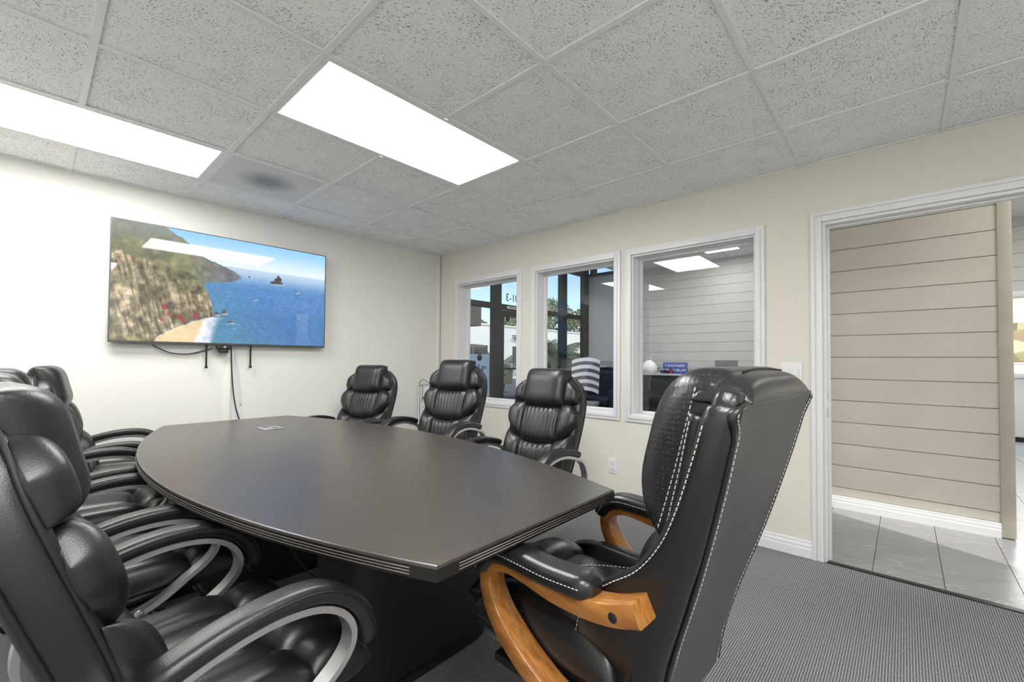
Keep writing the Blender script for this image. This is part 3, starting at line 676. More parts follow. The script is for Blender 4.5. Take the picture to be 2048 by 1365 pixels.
teal = step(.40, .0, np.abs(uu-.42)-.05+vv*.5)*.55; sea = mixc(sea, S(84, 136, 150), teal)
sea = sea*(1+(n_c-.5)[..., None]*.28*step(hz_, .5, vv)[..., None])+np.clip(n_b-.68, 0, 1)[..., None]*120*step(.7, .4, vv)[..., None]
img = mixc(img, sea, step(hz_+.008, hz_-.008, vv))
# far headland
top = np.interp(uu, [0, .17, .27, .33, .37, .44, .50, .53, .545], [1.3, 1.03, .93, .83, .78, .735, .69, .655, .58])+(n_b-.5)*.03
bot = np.interp(uu, [0, .3, .37, .45, .53, .56], [.4, .5, .555, .575, .625, .63])+(n_b-.5)*.02
mk = ((vv < top) & (vv > bot) & (uu < .545)).astype(float)
land = mixc(S(112, 112, 78)*np.ones((NY, NX, 3)), S(96, 96, 104), step(.25, .5, uu)); land = mixc(land, S(150, 140, 92), step(.55, .75, n_a)*.6*step(.42, .2, uu)); land = land*(.55+.85*n_b[..., None])
land = mixc(land, S(140, 146, 146), .25+step(.80, .98, vv)*.5)
img = mixc(img, land, mk)
# main cliff
ctop = np.interp(uu, [0, .03, .08, .2, .3, .355, .39, .41], [.70, .745, .70, .66, .63, .56, .42, .25])+(n_b-.5)*.05
cbot = np.interp(uu, [0, .15, .18, .25, .32, .37, .41], [-.1, -.02, .06, .13, .2, .235, .25])+(n_b-.5)*.03
mk = ((vv < ctop) & (vv > cbot) & (uu < .413)).astype(float)
strk = fbm(uu*60*asp+vv*14, vv*7, 31, 4); cl = mixc(S(104, 92, 62)*np.ones((NY, NX, 3)), S(176, 158, 124), step(.42, .62, strk)); cl = mixc(cl, S(84, 88, 50), step(.5, .66, n_a)*.75)
cl = mixc(cl, S(140, 126, 66), step(.12, .0, vv+uu*.3)*.6); cl = mixc(cl, S(150, 146, 140), np.full((NY, NX), .3)); cl = cl*(.35+1.2*n_b[..., None])
for (a, c, r_) in ((.20, .30, .02), (.215, .24, .022), (.26, .22, .02), (.275, .19, .024), (.33, .24, .022), (.19, .19, .02)):
    q = step(1, .3, np.hypot((uu-a)*asp/r_/1.3, (vv-c)/r_/1.6)+(n_b-.5)*1.2); cl = mixc(cl, S(150, 50, 58), q*.8)
beach = step(.0, .012, cbot-vv)*step(.36, .345, uu-(vv)*.16); img = mixc(img, S(214, 190, 150)*np.ones((NY, NX, 3))*(.9+.2*n_b[..., None]), beach*(uu > .14)*(vv < .25))
sd = uu-(.318+vv*.19); surf = step(0, .01, sd)*step(.085, .05, sd-(n_a-.5)*.06)*(vv < .24); img = mixc(img, S(226, 226, 236)*np.ones((NY, NX, 3))*(.82+.3*n_b[..., None]), surf*.85)
img = mixc(img, cl, mk)
for (a, c, w_, h_) in ((.725, .625, .034, .075), (.455, .285, .016, .05), (.60, .445, .013, .012), (.83, .565, .012, .012), (.49, .2, .02, .014), (.42, .27, .012, .02), (.575, .66, .006, .012)):
    q = ((np.abs(uu-a)/w_+np.clip(vv-c, 0, 9)/h_+np.clip(c-vv, 0, 9)*60+(n_b-.5)*1.6) < 1).astype(float); img = mixc(img, S(74, 72, 70)*np.ones((NY, NX, 3))*(.6+.8*n_b[..., None]), q)
    q2 = step(1, .2, np.hypot((uu-a-.005)/(w_*1.5), (vv-c+.008)/.012)+(n_b-.5)*.8); img = mixc(img, S(220, 230, 236)*np.ones((NY, NX, 3)), q2*.6*(vv < c))
img = np.clip(img, 0, 255)/255; imgl = np.where(img <= .04045, img/12.92, ((img+.055)/1.055)**2.4)
xs = np.linspace(-hw+.006, hw-.006, NX); zs = np.linspace(.013, hh-.006, NY)
XX, ZZ = np.meshgrid(xs, zs); co = np.stack([XX, np.full_like(XX, -.0135), ZZ], -1).reshape(-1, 3)
idx = np.arange(NX*NY).reshape(NY, NX); fc = np.stack([idx[:-1, :-1], idx[:-1, 1:], idx[1:, 1:], idx[1:, :-1]], -1).reshape(-1, 4)
me = bpy.data.meshes.new('screen'); me.from_pydata(co.tolist(), [], fc.tolist())
ca = me.color_attributes.new('picture', 'FLOAT_COLOR', 'POINT'); ca.data.foreach_set('color', np.concatenate([imgl.reshape(-1, 3), np.ones((NX*NY, 1))], 1).ravel())
SCREEN, N, L = nodes_of('screen_picture'); b = N['Principled BSDF']; at = N.new('ShaderNodeVertexColor'); at.layer_name = 'picture'
L.new(at.outputs[0], b.inputs['Emission Color']); b.inputs['Emission Strength'].default_value = .95; b.inputs['Base Color'].default_value = (.01, .01, .012, 1); b.inputs['Roughness'].default_value = .03; b.inputs['Specular IOR Level'].default_value = .9
me.materials.append(SCREEN); link(bpy.data.objects.new('screen', me), tv)
cx = (TX0+TX1)/2
for nm_, dx in (('left', -2.243), ('right', -1.943)):
    box('pull_strap', (dx-cx-.006, dx-cx+.006, .012, .016, -.165, .03), BLACKM, tv); box('strap_buckle', (dx-cx-.009, dx-cx+.009, .008, .018, -.18, -.163), BLACKM, tv)
wc = thing('webcam', 'small black webcam clipped under the television', 'webcam', (-2.136, -.05, TZ0-.001))
box('camera_body', (-.05, .05, -.025, .01, -.035, -.004), BLACKM, wc, .008, 3); box('clip_foot', (-.03, .03, -.02, .015, -.06, -.035), BLACKM, wc, .004)
disc_y('lens', (.005, -.0255, -.02), .011, -.004, CHROME, wc); disc_y('lens_glass', (.005, -.0295, -.02), .007, -.002, BLACKM, wc)
o = tube('webcam_cable', [(-2.56, -.022, TZ0-.012), (-2.52, -.022, 1.23), (-2.45, -.02, 1.2), (-2.35, -.02, 1.195), (-2.26, -.02, 1.22), (-2.2, -.026, 1.24)], .004, BLACKM); tag(o, 'black cable drooping under the television to the webcam', 'cable')
o = box('cable_raceway', (-2.100, -2.072, -.012, 0, .1, TZ0), PAINT, None, .003); tag(o, 'flat white cable raceway running down the wall below the television', 'raceway')
o = tube('hanging_cord', [(-2.075, -.02, TZ0-.008), (-2.07, -.02, 1.1), (-2.055, -.02, .9), (-2.03, -.02, .75), (-1.99, -.02, .6), (-1.95, -.03, .3), (-1.9, -.05, .008)], .0045, BLACKM); tag(o, 'black cord hanging down the wall from the television', 'cord')
o = tube('hanging_cord', [(-2.045, -.012, TZ0-.008), (-2.035, -.012, 1.1), (-2.02, -.012, .95), (-2.0, -.012, .79)], .0035, WHITE); tag(o, 'short white cord hanging beside the black one below the television', 'cord')
# outlet and switch
def plate(name, label, y, z, w, h, kind):
    t = thing(name, label, kind, (0, y, z)); box('cover_plate', (-.006, 0, -w/2, w/2, -h/2, h/2), WHITE, t, .002); return t
t = plate('wall_outlet', 'white duplex power outlet low on the wall below the windows', -2.227, .33, .073, .118, 'outlet')
for s in (-1, 1):
    box('socket', (-.009, -.006, -.016, .016, s*.024-.017, s*.024+.017), WHITE, t, .001)
    for q in (-.006, .006): box('slot', (-.0095, -.009, q-.0012, q+.0012, s*.024-.002, s*.024+.007), BLACKM, t)
    box('ground_hole', (-.0095, -.009, -.002, .002, s*.024-.012, s*.024-.008), BLACKM, t)
t = plate('light_switch', 'white double rocker light switch beside the doorway', -3.448, 1.105, .114, .116, 'switch')
for s in (-1, 1): o = box('rocker', (-.012, -.006, s*.023-.016, s*.023+.016, -.033, .033), WHITE, t, .002)
# leaning white card with a looped wire by the corner
t = thing('boxed_card', 'white printed card with a looped black wire leaning in the corner', 'card', (-.16, -.03, .15))
box('card_panel', (-.125, .125, -.006, .014, 0, .72), PAPER, t, .002)
text('lettering', 'ego', .075, BLACKTXT, t, (-.03, -.007, .60), (R(90), 0, 0)); text('fine_print', '= = =', .03, BLACKTXT, t, (-.05, -.007, .5), (R(90), 0, 0))
tube('wire', [(-.13, -.012, .1), (-.125, -.012, .4), (-.13, -.012, .7), (-.135, -.015, .76), (-.08, -.015, .80), (-.02, -.015, .765), (.01, -.015, .745), (-.05, -.015, .74), (-.12, -.015, .735), (-.09, -.015, .71), (-.1, -.015, .55)], .0028, BLACKM, t)
box('foot', (-.1, .1, -.05, .012, -.15, 0), PAPER, t)

# ------------------------------------------------------------------ conference table
TC = Vector((-2.215, -1.91)); TL2 = 1.352; TE, TM = .362, .632; ZT, TT = .745, .034
tb = thing('conference_table', 'long boat-shaped dark espresso conference table with a grooved edge', 'table', (TC.x, TC.y, 0))
def half(yv): return TE+(TM-TE)*(1-(abs(yv)/TL2)**2)
def outline(off=0, n=28):
    P = []
    for k in range(n+1): yv = -TL2+2*TL2*k/n; P.append((half(yv)+off, yv+(off if k == n else -off if k == 0 else 0)))
    for k in range(n+1): yv = TL2-2*TL2*k/n; P.append((-half(yv)-off, yv+(off if k == 0 else -off if k == n else 0)))
    return P
for sgn in (-1, 1):
    P = []
    n = 24
    for k in range(n+1):
        yv = sgn*(.0006+(TL2-.0006)*k/n); P.append((half(yv), yv))
    Q = [(-x, y) for x, y in reversed(P)]
    ol = P+Q
    def rg_(off, z): return [(x-off*(1 if x > 0 else -1), y-off*sgn*(1 if abs(y) > TL2-.001 else 0), z) for x, y in ol]
    V, F = loft([rg_(0, ZT-.006), rg_(.002, ZT-.001), rg_(.005, ZT)], caps=False); F.append(tuple(range(2*len(ol), 3*len(ol)))); F.append(tuple(range(len(ol)))[::-1])
    o = obj('table_top', V, F, TOP, tb)
    V, F = loft([rg_(0, ZT-.006), rg_(0, ZT-TT+.002), rg_(.002, ZT-TT)]); obj('edge_band', V, F, EDGE, tb)
for q, dz in enumerate((.013, .0195, .026)):
    for sx in (-1, 1):
        path = [(sx*(half(y)+.0004), y, ZT-dz) for y in np.linspace(-TL2+.06, TL2-.06, 40)]
        V, F = tube_vf(path, .0013, 6); obj('groove_highlight', V, F, BEAD, tb, True)
    for sy in (-1, 1):
        V, F = tube_vf([(-TE+.06, sy*(TL2+.0004), ZT-dz), (TE-.06, sy*(TL2+.0004), ZT-dz)], .0013, 6); obj('groove_highlight', V, F, BEAD, tb, True)
for sy, px_ in ((-1, .11), (1, 0)):
    rings = []
    for z, s in ((0, 1.0), (.03, 1.0), (.031, .94), (ZT-TT, .94)):
        rings.append([(px_+math.copysign(abs(math.cos(a))**.4, math.cos(a))*.34*s, sy*.56+math.copysign(abs(math.sin(a))**.4, math.sin(a))*.17*s, z) for a in np.linspace(0, 2*math.pi, 40, endpoint=False)])
    V, F = loft(rings); o = obj('pedestal', V, F, DARKWOOD, tb, True); o.data.set_sharp_from_angle(angle=R(40))
box('center_beam', (-.03, .03, -.4, .4, ZT-TT-.12, ZT-TT), DARKWOOD, tb)
pm = thing('power_module', 'silver power outlet module set into the far part of the table top', 'outlet', (-2.16, -1.128, ZT))
box('face_plate', (-.055, .055, -.065, .065, 0, .004), SILVER, pm, .0015); box('lid_seam', (-.05, .05, .045, .05, .004, .0045), BLACKM, pm)
for x, y in ((-.018, .018), (.018, -.022)): box('socket', (x-.017, x+.017, y-.013, y+.013, .004, .0048), BLACKM, pm)
# cords under the table
CORDP = [([(-2.25, -1.16, .6), (-2.2, -1.5, .2), (-2.1, -1.62, .01), (-1.95, -1.55, .008), (-1.85, -1.4, .008)], 'black power cord hanging to the carpet under the table'),
         ([(-2.45, -1.56, .008), (-2.3, -1.78, .008), (-2.1, -1.7, .008), (-1.98, -1.75, .008), (-1.8, -1.9, .008)], 'black cord curving across the carpet between the table pedestals'),
         ([(-2.3, -1.95, .008), (-2.1, -1.98, .008), (-2.05, -2.1, .008), (-1.9, -2.05, .008)], 'short black cord lying on the carpet near the front pedestal')]
for P, lb in CORDP: tag(tube('floor_cord', P, .005, BLACKM, None), lb, 'cord', 'cords under the table')
t = thing('red_plug', 'red plug lying among the cords under the table', 'plug', (-1.99, -1.6, 0)); o = box('plug_body', (-.02, .025, -.018, .018, .003, .036), RED, t, .008, 3); box('prong', (.025, .045, -.008, -.005, .015, .02), CHROME, t); box('prong', (.025, .045, .005, .008, .015, .02), CHROME, t)
for k, (x, y, lb) in enumerate(((-2.02, -1.5, 'silver plug lying on the carpet beside the red plug'), (-1.93, -1.45, 'silver plug lying farther under the table'))):
    t = thing('silver_plug', lb, 'plug', (x, y, 0), .5+k); box('plug_body', (-.02, .02, -.012, .012, .002, .024), CHROME, t, .006, 2); box('collar', (-.035, -.02, -.008, .008, .006, .02), BLACKM, t)

# ------------------------------------------------------------------ executive chairs
def curve_fn(pts):
    z = [p[0] for p in pts]; f = [p[1] for p in pts]
    zz = np.linspace(z[0], z[-1], 200); P = catmull([(a, b_, 0) for a, b_ in pts], 20); zi = [p.x for p in P]; fi = [p.y for p in P]
    F_ = lambda v: float(np.interp(v, zi, fi, left=fi[0]+(v-zi[0])*(fi[1]-fi[0])/(zi[1]-zi[0]) if v < zi[0] else None, right=fi[-1]+(v-zi[-1])*(fi[-1]-fi[-5])/(zi[-1]-zi[-5]) if v > zi[-1] else None))
    def fr(v):
        d = (F_(v+.01)-F_(v-.01))/.02; n = Vector((1, -d)).normalized(); return F_(v), n
    return fr
def back_pad(fr, y0, y1, zlo, zhi, T, base=0, na=18, nb=18, pa=3.0, pb=3.0, pleat=0, amp=.003, under=.3, skew=0):
    """cushion lying on a back curve: zlo/zhi are functions of y"""
    V = []; F = []
    A = [-math.cos(math.pi*i/na) for i in range(na+1)]; B = [-math.cos(math.pi*i/nb) for i in range(nb+1)]
    for side in (1, -1):
        for b_ in B:
            for a in A:
                y = (y0+y1)/2+a*(y1-y0)/2; lo, hi = zlo(y), zhi(y); z = (lo+hi)/2+b_*(hi-lo)/2
                h = max(0, 1-abs(a)**pa)**.5*max(0, 1-abs(b_)**pb)**.5
                hh_ = T*h if side > 0 else -T*under*h
                if pleat and side > 0: hh_ += amp*h*math.sin(pleat*math.pi*a+1.2*math.sin(3*b_+a*2))
                f, n = fr(z)
                V.append((f+n.x*(base+hh_), y, z+n.y*(base+hh_)))
    m_ = na+1; q = m_*(nb+1)
    for j in range(nb):
        for i in range(na):
            k = j*m_+i; F.append((k, k+1, k+m_+1, k+m_)); F.append((q+k, q+k+m_, q+k+m_+1, q+k+1))
    return V, F
def welded(name, VF, M, parent):
    o = obj(name, VF[0], VF[1], M, parent, True, recalc=False)
    bm = bmesh.new(); bm.from_mesh(o.data); bmesh.ops.remove_doubles(bm, verts=bm.verts, dist=1e-5); bmesh.ops.recalc_face_normals(bm, faces=bm.faces); bm.to_mesh(o.data); bm.free()
    o.data.polygons.foreach_set('use_smooth', [True]*len(o.data.polygons)); return o
def seat_pad(x0, x1, y0, y1, zb, T, na=18, nb=18, pa=4, pb=4, under=.35, droop=0, pleat=0):
    V = []; F = []
    A = [-math.cos(math.pi*i/na) for i in range(na+1)]; B = [-math.cos(math.pi*i/nb) for i in range(nb+1)]
    for side in (1, -1):
        for b_ in B:
            for a in A:
                h = max(0, 1-abs(a)**pa)**.5*max(0, 1-abs(b_)**pb)**.5
                x = (x0+x1)/2+b_*(x1-x0)/2; y = (y0+y1)/2+a*(y1-y0)/2
                z = zb+(T*h if side > 0 else -T*under*h)-droop*max(0, b_)**2
                if pleat and side > 0: z += .0025*h*math.sin(pleat*a*3+2*b_)
                V.append((x, y, z))
    m_ = na+1; q = m_*(nb+1)
    for j in range(nb):
        for i in range(na):
            k = j*m_+i; F.append((k, k+1, k+m_+1, k+m_)); F.append((q+k, q+k+m_, q+k+m_+1, q+k+1))
    return V, F
def shell_back(fr, rows, thick, M, name, parent, rad=.03):
    """rows: (z, half width, thickness scale)"""
    rings = []
    for z, w, s in rows:
        f, n = fr(z); hw_, ht = w, thick/2*s; rr = min(rad*s, ht*.95, hw_*.9)
        rings.append([(f+n.x*(q-thick/2), a, z+n.y*(q-thick/2)) for a, q in rrect(hw_, ht, rr, 4)])
    V, F = loft(rings); return obj(name, V, F, M, parent, True)
def edge_path(fr, rows, off, inset=.004):
    L_ = []; Rr = []
    for z, w, s in rows:
        f, n = fr(z); L_.append((f+n.x*off, w-inset, z+n.y*off)); Rr.append((f+n.x*off, -w+inset, z+n.y*off))
    return L_+Rr[::-1]
def star_base(t, colM, spM, reach=.29, zc=.39, rot=.3):
    cyl('gas_column', (0, 0), .026, .1, zc, BLACKM, t, 16); cyl('base_hub', (0, 0), .045, .075, .13, spM, t, 16, .035)
    box('tilt_mechanism', (-.1, .12, -.08, .08, zc-.035, zc), BLACKM, t, .008)
    for k in range(5):
        a = rot+2*math.pi*k/5; c, s = math.cos(a), math.sin(a)
        rings = [[(c*r_-s*y, s*r_+c*y, z0+z) for y, z in rrect(w, h, min(w, h)*.6, 2)] for r_, w, h, z0 in ((.02, .026, .02, .105), (.15, .022, .016, .095), (reach, .016, .012, .075))]
        V, F = loft(rings); sp = obj('base_spoke', V, F, spM, t, True)
        x, y = c*reach, s*reach; V1, F1 = None, None; parts = []
        for d in (-.018, .006):
            parts.append(loft([[(x+c*(.022*math.cos(q))-s*(d+e_), y+s*(.022*math.cos(q))+c*(d+e_), .0235+.0235*math.sin(q)) for q in np.linspace(0, 2*math.pi, 14, endpoint=False)] for e_ in (0, .012)]))
        V, F = join(*parts); obj('caster', V, F, BLACKM, t, True)
CH = curve_fn([(.40, -.135), (.50, -.145), (.60, -.165), (.72, -.205), (.85, -.25), (.95, -.285), (1.03, -.305), (1.10, -.322)])
ROWS = [(.42, .17, .5), (.43, .19, .85), (.46, .205, 1), (.55, .222, 1), (.68, .238, 1), (.80, .246, 1), (.90, .246, 1), (.965, .234, 1), (1.01, .212, 1), (1.045, .18, .95), (1.07, .145, .85), (1.084, .11, .65), (1.09, .075, .35)]
def exec_chair():
    t = thing('executive_chair', '', 'chair', (0, 0, 0), 0, 'black leather executive chairs around the table')
    sh = shell_back(CH, ROWS, .085, LEATHER, 'back_shell', t, .03)
    tube('piping', edge_path(CH, ROWS[1:], -.012), .0045, SEAM, sh, 6, per=3); tube('piping', edge_path(CH, ROWS[1:], -.074), .0045, SEAM, sh, 6, per=3)
    K = lambda v: (lambda y: v)
    # head pillow: centre wraps over the top, two lobes
    welded('head_pillow', back_pad(CH, -.15, .15, lambda y: .885-.02*(1-(y/.15)**2), lambda y: 1.115-.25*max(0, abs(y)-.1)**1.2, .085, -.006, pa=6, pb=4.5, under=.55), LEATHER, t)
    for s in (-1, 1):
        a, c = sorted((s*.135, s*.232))
        welded('head_bolster', back_pad(CH, a, c, lambda y: .895+.9*max(0, abs(y)-.16)**1.5, lambda y: 1.045-4.2*max(0, abs(y)-.15)**1.7, .052, -.004, pa=3.4, pb=3.6), LEATHER, t)
    welded('lumbar_panel', back_pad(CH, -.135, .135, lambda y: .665+1.2*y*y, K(.893), .054, -.006, na=40, pa=8, pb=4, pleat=9, amp=.0035), LEATHER, t)
    for s in (-1, 1):
        a, c = sorted((s*.12, s*.252))
        welded('lumbar_bolster', back_pad(CH, a, c, lambda y: .665+1.3*y*y+2.5*max(0, abs(y)-.17)**1.5, lambda y: .905-1.0*max(0, abs(y)-.2), .056, -.004, pa=3.2, pb=3.4), LEATHER, t)
    welded('lower_panel', back_pad(CH, -.125, .125, K(.47), lambda y: .672+1.1*y*y, .052, -.004, na=36, pa=8, pb=5, pleat=7, amp=.003), LEATHER, t)
    for s in (-1, 1):
        a, c = sorted((s*.11, s*.236))
        welded('lower_bolster', back_pad(CH, a, c, K(.47), lambda y: .675+1.2*y*y, .062, -.004, pa=3, pb=4), LEATHER, t)
    # seat
    welded('seat_base', seat_pad(-.19, .25, -.245, .245, .425, .05, pa=8, pb=8, under=.7), LEATHER, t)
    welded('seat_cushion', seat_pad(-.20, .125, -.14, .14, .455, .07, pa=5, pb=5, pleat=2), LEATHER, t)
    for s in (-1, 1):
        a, c = sorted((s*.125, s*.256)); welded('seat_bolster', seat_pad(-.19, .15, a, c, .45, .072, pa=3.5, pb=4), LEATHER, t)
        a, c = sorted((s*.128, s*.256)); welded('front_bolster', seat_pad(.11, .27, a, c, .443, .075, pa=3.5, pb=2.6, under=.6), LEATHER, t)
    welded('seat_roll', seat_pad(.10, .285, -.14, .14, .445, .08, pa=5, pb=2.4, under=.7), LEATHER, t)
    V, F = boxes([(-.12, .14, -.27, .27, .385, .398)]); obj('seat_plate', V, F, BLACKM, t)
    # arms
    padp = cat2([(-.172, .642), (-.13, .658), (-.05, .677), (.03, .684), (.10, .678), (.16, .652), (.205, .607), (.226, .556), (.228, .515)], 5)
    sc = [1]*len(padp)
    for k, v in enumerate((.55, .82, .95)): sc[k] = v; sc[-1-k] = v*.9
    fp = cat2([(-.205, .602), (-.12, .634), (-.04, .652), (.04, .656), (.11, .643), (.162, .612), (.188, .57), (.185, .53), (.155, .495), (.105, .462), (.05, .425), (0, .404), (-.07, .386), (-.15, .378), (-.215, .395), (-.252, .45), (-.25, .535)], 5, True)
    sec = [(-.019, -.007), (.019, -.007), (.019, .007), (.010, .007), (.007, .003), (-.007, .003), (-.010, .007), (-.019, .007)]
    for s in (-1, 1):
        y = s*.285
        V, F = sweep_xz(padp, rrect(.033, .019, .016, 4), y, sc); pd = obj('arm_pad', V, F, LEATHER, t, True)
        for q in (-1, 1):
            pts = []
            for k in range(2, len(padp)-2):
                a = Vector(padp[k+1])-Vector(padp[k-1]); a.normalize(); nn = Vector((-a.y, a.x)); pts.append((padp[k][0]+nn.x*.008, y+q*.0325, padp[k][1]+nn.y*.008))
            V, F = tube_vf(pts, .0018, 5); obj('pad_seam', V, F, SEAM, pd, True)
        V, F = sweep_xz(fp, sec, y, None, True); fr_ = obj('arm_frame', V, F, SILVER, t, True); fr_.data.set_sharp_from_angle(angle=R(35))
        disc_y('bolt_cap', (-.01, y+s*.019, .405), .012, s*.004, SILVER, fr_)
    star_base(t, BLACKM, BLACKM)
    return t
proto = exec_chair()
CHAIRS = [(-2.862, -2.775, 6, 0, 'black leather executive chair nearest the camera, at the lower left corner'),
          (-2.905, -1.975, 2, 0, 'black leather executive chair second from the camera on the left side, mostly hidden'),
          (-2.9, -1.235, 0, 0, 'black leather executive chair third from the camera on the left, behind the nearest one'),
          (-2.775, -.50, -9, 0, 'black leather executive chair farthest on the left, beside the television wall'),
          (-1.28, -2.34, 180+3, 0, 'black leather executive chair on the window side nearest the camera, below the middle window'),
          (-1.25, -1.51, 180+14, .05, 'taller black leather executive chair in the middle of the window side, below the first window'),
          (-1.44, -.64, 180+20, 0, 'black leather executive chair farthest on the window side, near the corner')]
for i, (x, y, rz, dz, lb) in enumerate(CHAIRS):
    o = proto if i == 0 else copy_tree(proto)
    o.location = (x, y, 0); o.rotation_euler = (0, 0, R(rz)); o['label'] = lb
    if dz:
        for ch in o.children:
            if not ch.name.startswith(('base_', 'caster', 'gas_')): ch.location.z += dz

# ------------------------------------------------------------------ wood-armed chair
WC = curve_fn([(.36, -.24), (.45, -.25), (.55, -.275), (.73, -.335), (.92, -.39), (1.02, -.415), (1.10, -.435)])
wc_ = thing('wood_arm_chair', 'glossy black leather chair with honey wood arms at the head of the table', 'chair', (-2.03, -3.285, 0), R(88))
WR = [(.34, .15, .6), (.36, .18, .95), (.45, .205, 1), (.58, .222, 1), (.75, .248, 1), (.92, .272, 1), (1.04, .286, 1), (1.095, .288, .95), (1.115, .278, .75), (1.12, .262, .5)]
sh = shell_back(WC, WR, .05, LEATHER_B, 'back_shell', wc_, .02)
# flat grey rear panel
rows = [(.37, .165), (.45, .185), (.58, .203), (.75, .231), (.92, .256), (1.04, .273), (1.10, .275)]
V = []; F = []
for d in (-.048, -.056):
    for z, w in rows:
        f, n = WC(z)
        for a in np.linspace(-1, 1, 9): V.append((f+n.x*d, a*w, z+n.y*d))
nr = len(rows)
for j in range(nr-1):
    for i in range(8): k = j*9+i; F.append((k, k+1, k+10, k+9)); k += nr*9; F.append((k, k+9, k+10, k+1))
for j in range(nr-1):
    for i in (0, 8): k = j*9+i; F.append((k, k+9, k+9+nr*9, k+nr*9))
for i in range(8): F.append((i, i+1, i+1+nr*9, i+nr*9)); k = (nr-1)*9+i; F.append((k, k+1, k+1+nr*9, k+nr*9))
rp_ = obj('rear_panel', V, F, VINYL, wc_, True); rp_.data.set_sharp_from_angle(angle=R(40))
rows3 = [(z, w+.004, 1) for z, w in rows]; tube('piping', edge_path(WC, rows3, -.053), .005, LEATHER_B, rp_, 6, per=3)
def dashes(name, path, parent, dash=.0075, gap=.0045, r_=.0011, M=STITCH):
    P = catmull(path, 14); seg = [0.0]
    for a, c in zip(P, P[1:]): seg.append(seg[-1]+(c-a).length)
    tot = seg[-1]; parts = []; s = 0
    arr = np.array([tuple(p) for p in P])
    at_ = lambda q: Vector([float(np.interp(q, seg, arr[:, k])) for k in range(3)])
    while s+dash < tot:
        parts.append(tube_vf([at_(s), at_(s+dash)], r_, 4)); s += dash+gap
    V, F = join(*parts); return tag(obj(name, V, F, M, parent), kind='stuff')
dashes('stitch_line', edge_path(WC, [(z, w-.012, 1) for z, w in rows], -.0565), rp_)
def side_path(off, wo, za, zb, s, n=12):
    out = []
    for z in np.linspace(za, zb, n):
        w = float(np.interp(z, [r_[0] for r_ in WR], [r_[1] for r_ in WR])); f, n_ = WC(z); out.append((f+n_.x*off, s*(w+wo), z+n_.y*off))
    return out
K = lambda v: (lambda y: v)
# outer side wings (rolls along each side), inner channel, padded centre, head pillow
for s in (-1, 1):
    rings = []; frontp = []
    for z, dep, k in ((.385, .10, .4), (.40, .16, .8), (.45, .215, 1), (.55, .215, 1), (.62, .20, 1), (.67, .165, 1), (.73, .115, 1), (.80, .082, 1), (.88, .068, 1), (.98, .06, 1), (1.06, .055, 1), (1.085, .05, .8), (1.097, .035, .4)):
        w = float(np.interp(z, [r_[0] for r_ in WR], [r_[1] for r_ in WR])); f, n = WC(z); fr0 = f-.05
        rings.append([(fr0+dep/2+a, s*(w-.008)+q, z+n.y*(dep/2+a-.05)*(1 if z > .75 else .4)) for a, q in rrect(dep/2*(.85+.15*k), .026*k, .02*k, 3)])
        if k == 1: frontp.append((fr0+dep-.012, s*(w+.0175), z+n.y*(dep-.062)*(1 if z > .75 else .4)))
    V, F = loft(rings); wg = obj('side_wing', V, F, LEATHER_B, wc_, True)
    V, F = tube_vf(catmull(side_path(.016, -.024, .74, 1.06, s), 3), .0185, 10); ig = obj('inner_wing', V, F, LEATHER_B, wc_, True)
    dashes('stitch_line', frontp, wg); dashes('stitch_line', side_path(.026, -.0085, .74, 1.055, s), ig)
welded('back_cushion', back_pad(WC, -.232, .232, K(.47), K(1.08), .05, 0, na=24, nb=24, pa=5, pb=6), LEATHER_B, wc_)
hp = welded('head_pillow', back_pad(WC, -.238, .238, K(.79), lambda y: 1.145-.6*max(0, abs(y)-.19), .125, .016, na=26, nb=26, pa=9, pb=3.2, under=.35), PERF, wc_)
for s in (-1, 1):
    pts = []
    for b_ in np.linspace(-.9, .97, 14):
        z = (.80+1.11)/2+b_*.155; f, n = WC(z); pts.append((f+n.x*.045, s*.2375, z+n.y*.045))
    dashes('stitch_line', pts, hp)
ft = WC(1.1)[0]
tr_ = welded('top_cap', seat_pad(ft-.058, ft+.05, -.245, .245, 1.09, .055, na=24, nb=14, pa=5, pb=2.6, under=.3), LEATHER_B, wc_)
tube('top_seam', [(ft-.01-.25*y*y, y, 1.1485-.2*y*y) for y in np.linspace(-.15, .15, 9)], .0022, SEAM, tr_, 5)
welded('lumbar_pillow', back_pad(WC, -.20, .20, K(.50), K(.80), .095, .01, na=24, nb=20, pa=6, pb=3, under=.2), LEATHER_B, wc_)
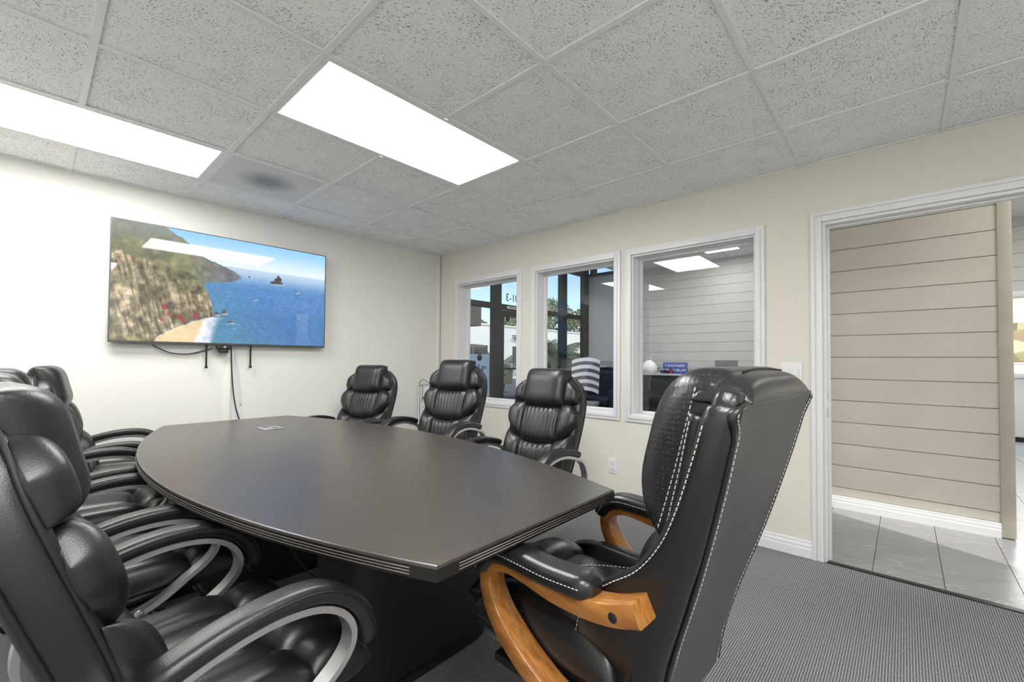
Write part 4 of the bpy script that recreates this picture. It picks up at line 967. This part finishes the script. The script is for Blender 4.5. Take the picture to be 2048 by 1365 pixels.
# seat
welded('seat_base', seat_pad(-.24, .25, -.235, .235, .42, .05, pa=8, pb=8, under=.9), LEATHER_B, wc_)
for s in (-1, 1):
    a, c = sorted((s*.135, s*.25)); sb_ = welded('seat_bolster', seat_pad(-.22, .24, a, c, .455, .10, pa=3, pb=3.2, under=.5), LEATHER_B, wc_)
    dashes('stitch_line', [(x, s*.2465, .452-.008*math.cos(x*8)) for x in np.linspace(-.2, .2, 12)], sb_); dashes('stitch_line', [(x, s*.232, .392) for x in np.linspace(-.2, .2, 8)], sb_)
welded('seat_cushion', seat_pad(-.22, .19, -.16, .16, .455, .085, pa=6, pb=5), PERF, wc_)
welded('seat_roll', seat_pad(.08, .31, -.2, .2, .455, .105, pa=4, pb=2.4, under=.7), LEATHER_B, wc_)
dashes('stitch_line', [(-.1+.16*math.sin(math.pi*(k/11)), .14-.28*k/11, .5415) for k in range(12)], wc_)
# wood arms
wp_ = cat2([(-.312, .678), (-.25, .655), (-.18, .643), (-.10, .641), (-.03, .648), (.035, .655), (.088, .643), (.116, .612), (.112, .572), (.085, .525), (.04, .482), (-.02, .442), (-.09, .408), (-.16, .388), (-.2, .383)], 5)
sw = list(np.interp(np.linspace(0, 1, len(wp_)), [0, .1, .3, .55, .7, 1], [1.15, 1.05, .85, .95, 1.1, 1.1]))
pp = cat2([(-.205, .681), (-.15, .677), (-.08, .674), (0, .677), (.06, .677), (.102, .664), (.13, .634), (.138, .608)], 5)
sp_ = [1]*len(pp)
for k, v in enumerate((.5, .8, .95)): sp_[k] = v; sp_[-1-k] = v*.9
for s in (-1, 1):
    y = s*.285
    V, F = sweep_xz(wp_, rrect(.03, .021, .006, 2), y, sw); wa = obj('wood_arm', V, F, WOOD, wc_, True); wa.data.set_sharp_from_angle(angle=R(40))
    disc_y('bolt_plug', (-.262, y+s*.0315, .657), .011, s*.002, BLACKM, wa)
    V, F = sweep_xz(pp, rrect(.04, .025, .021, 4), y, sp_); pd = obj('arm_pad', V, F, LEATHER_B, wc_, True)
    for q in (-1, 1):
        pts = []
        for k in range(2, len(pp)-2):
            a = Vector(pp[k+1])-Vector(pp[k-1]); a.normalize(); nn = Vector((-a.y, a.x)) if a.x > 0 else Vector((a.y, -a.x)); pts.append((pp[k][0]+nn.x*.005, y+q*.0402, pp[k][1]+nn.y*.005))
        dashes('stitch_line', pts, pd, .006, .004, .0009)
V, F = boxes([(-.2, .12, -.27, .27, .372, .392)]); obj('seat_plate', V, F, BLACKM, wc_)
star_base(wc_, BLACKM, WOOD, .30, .375, .5)
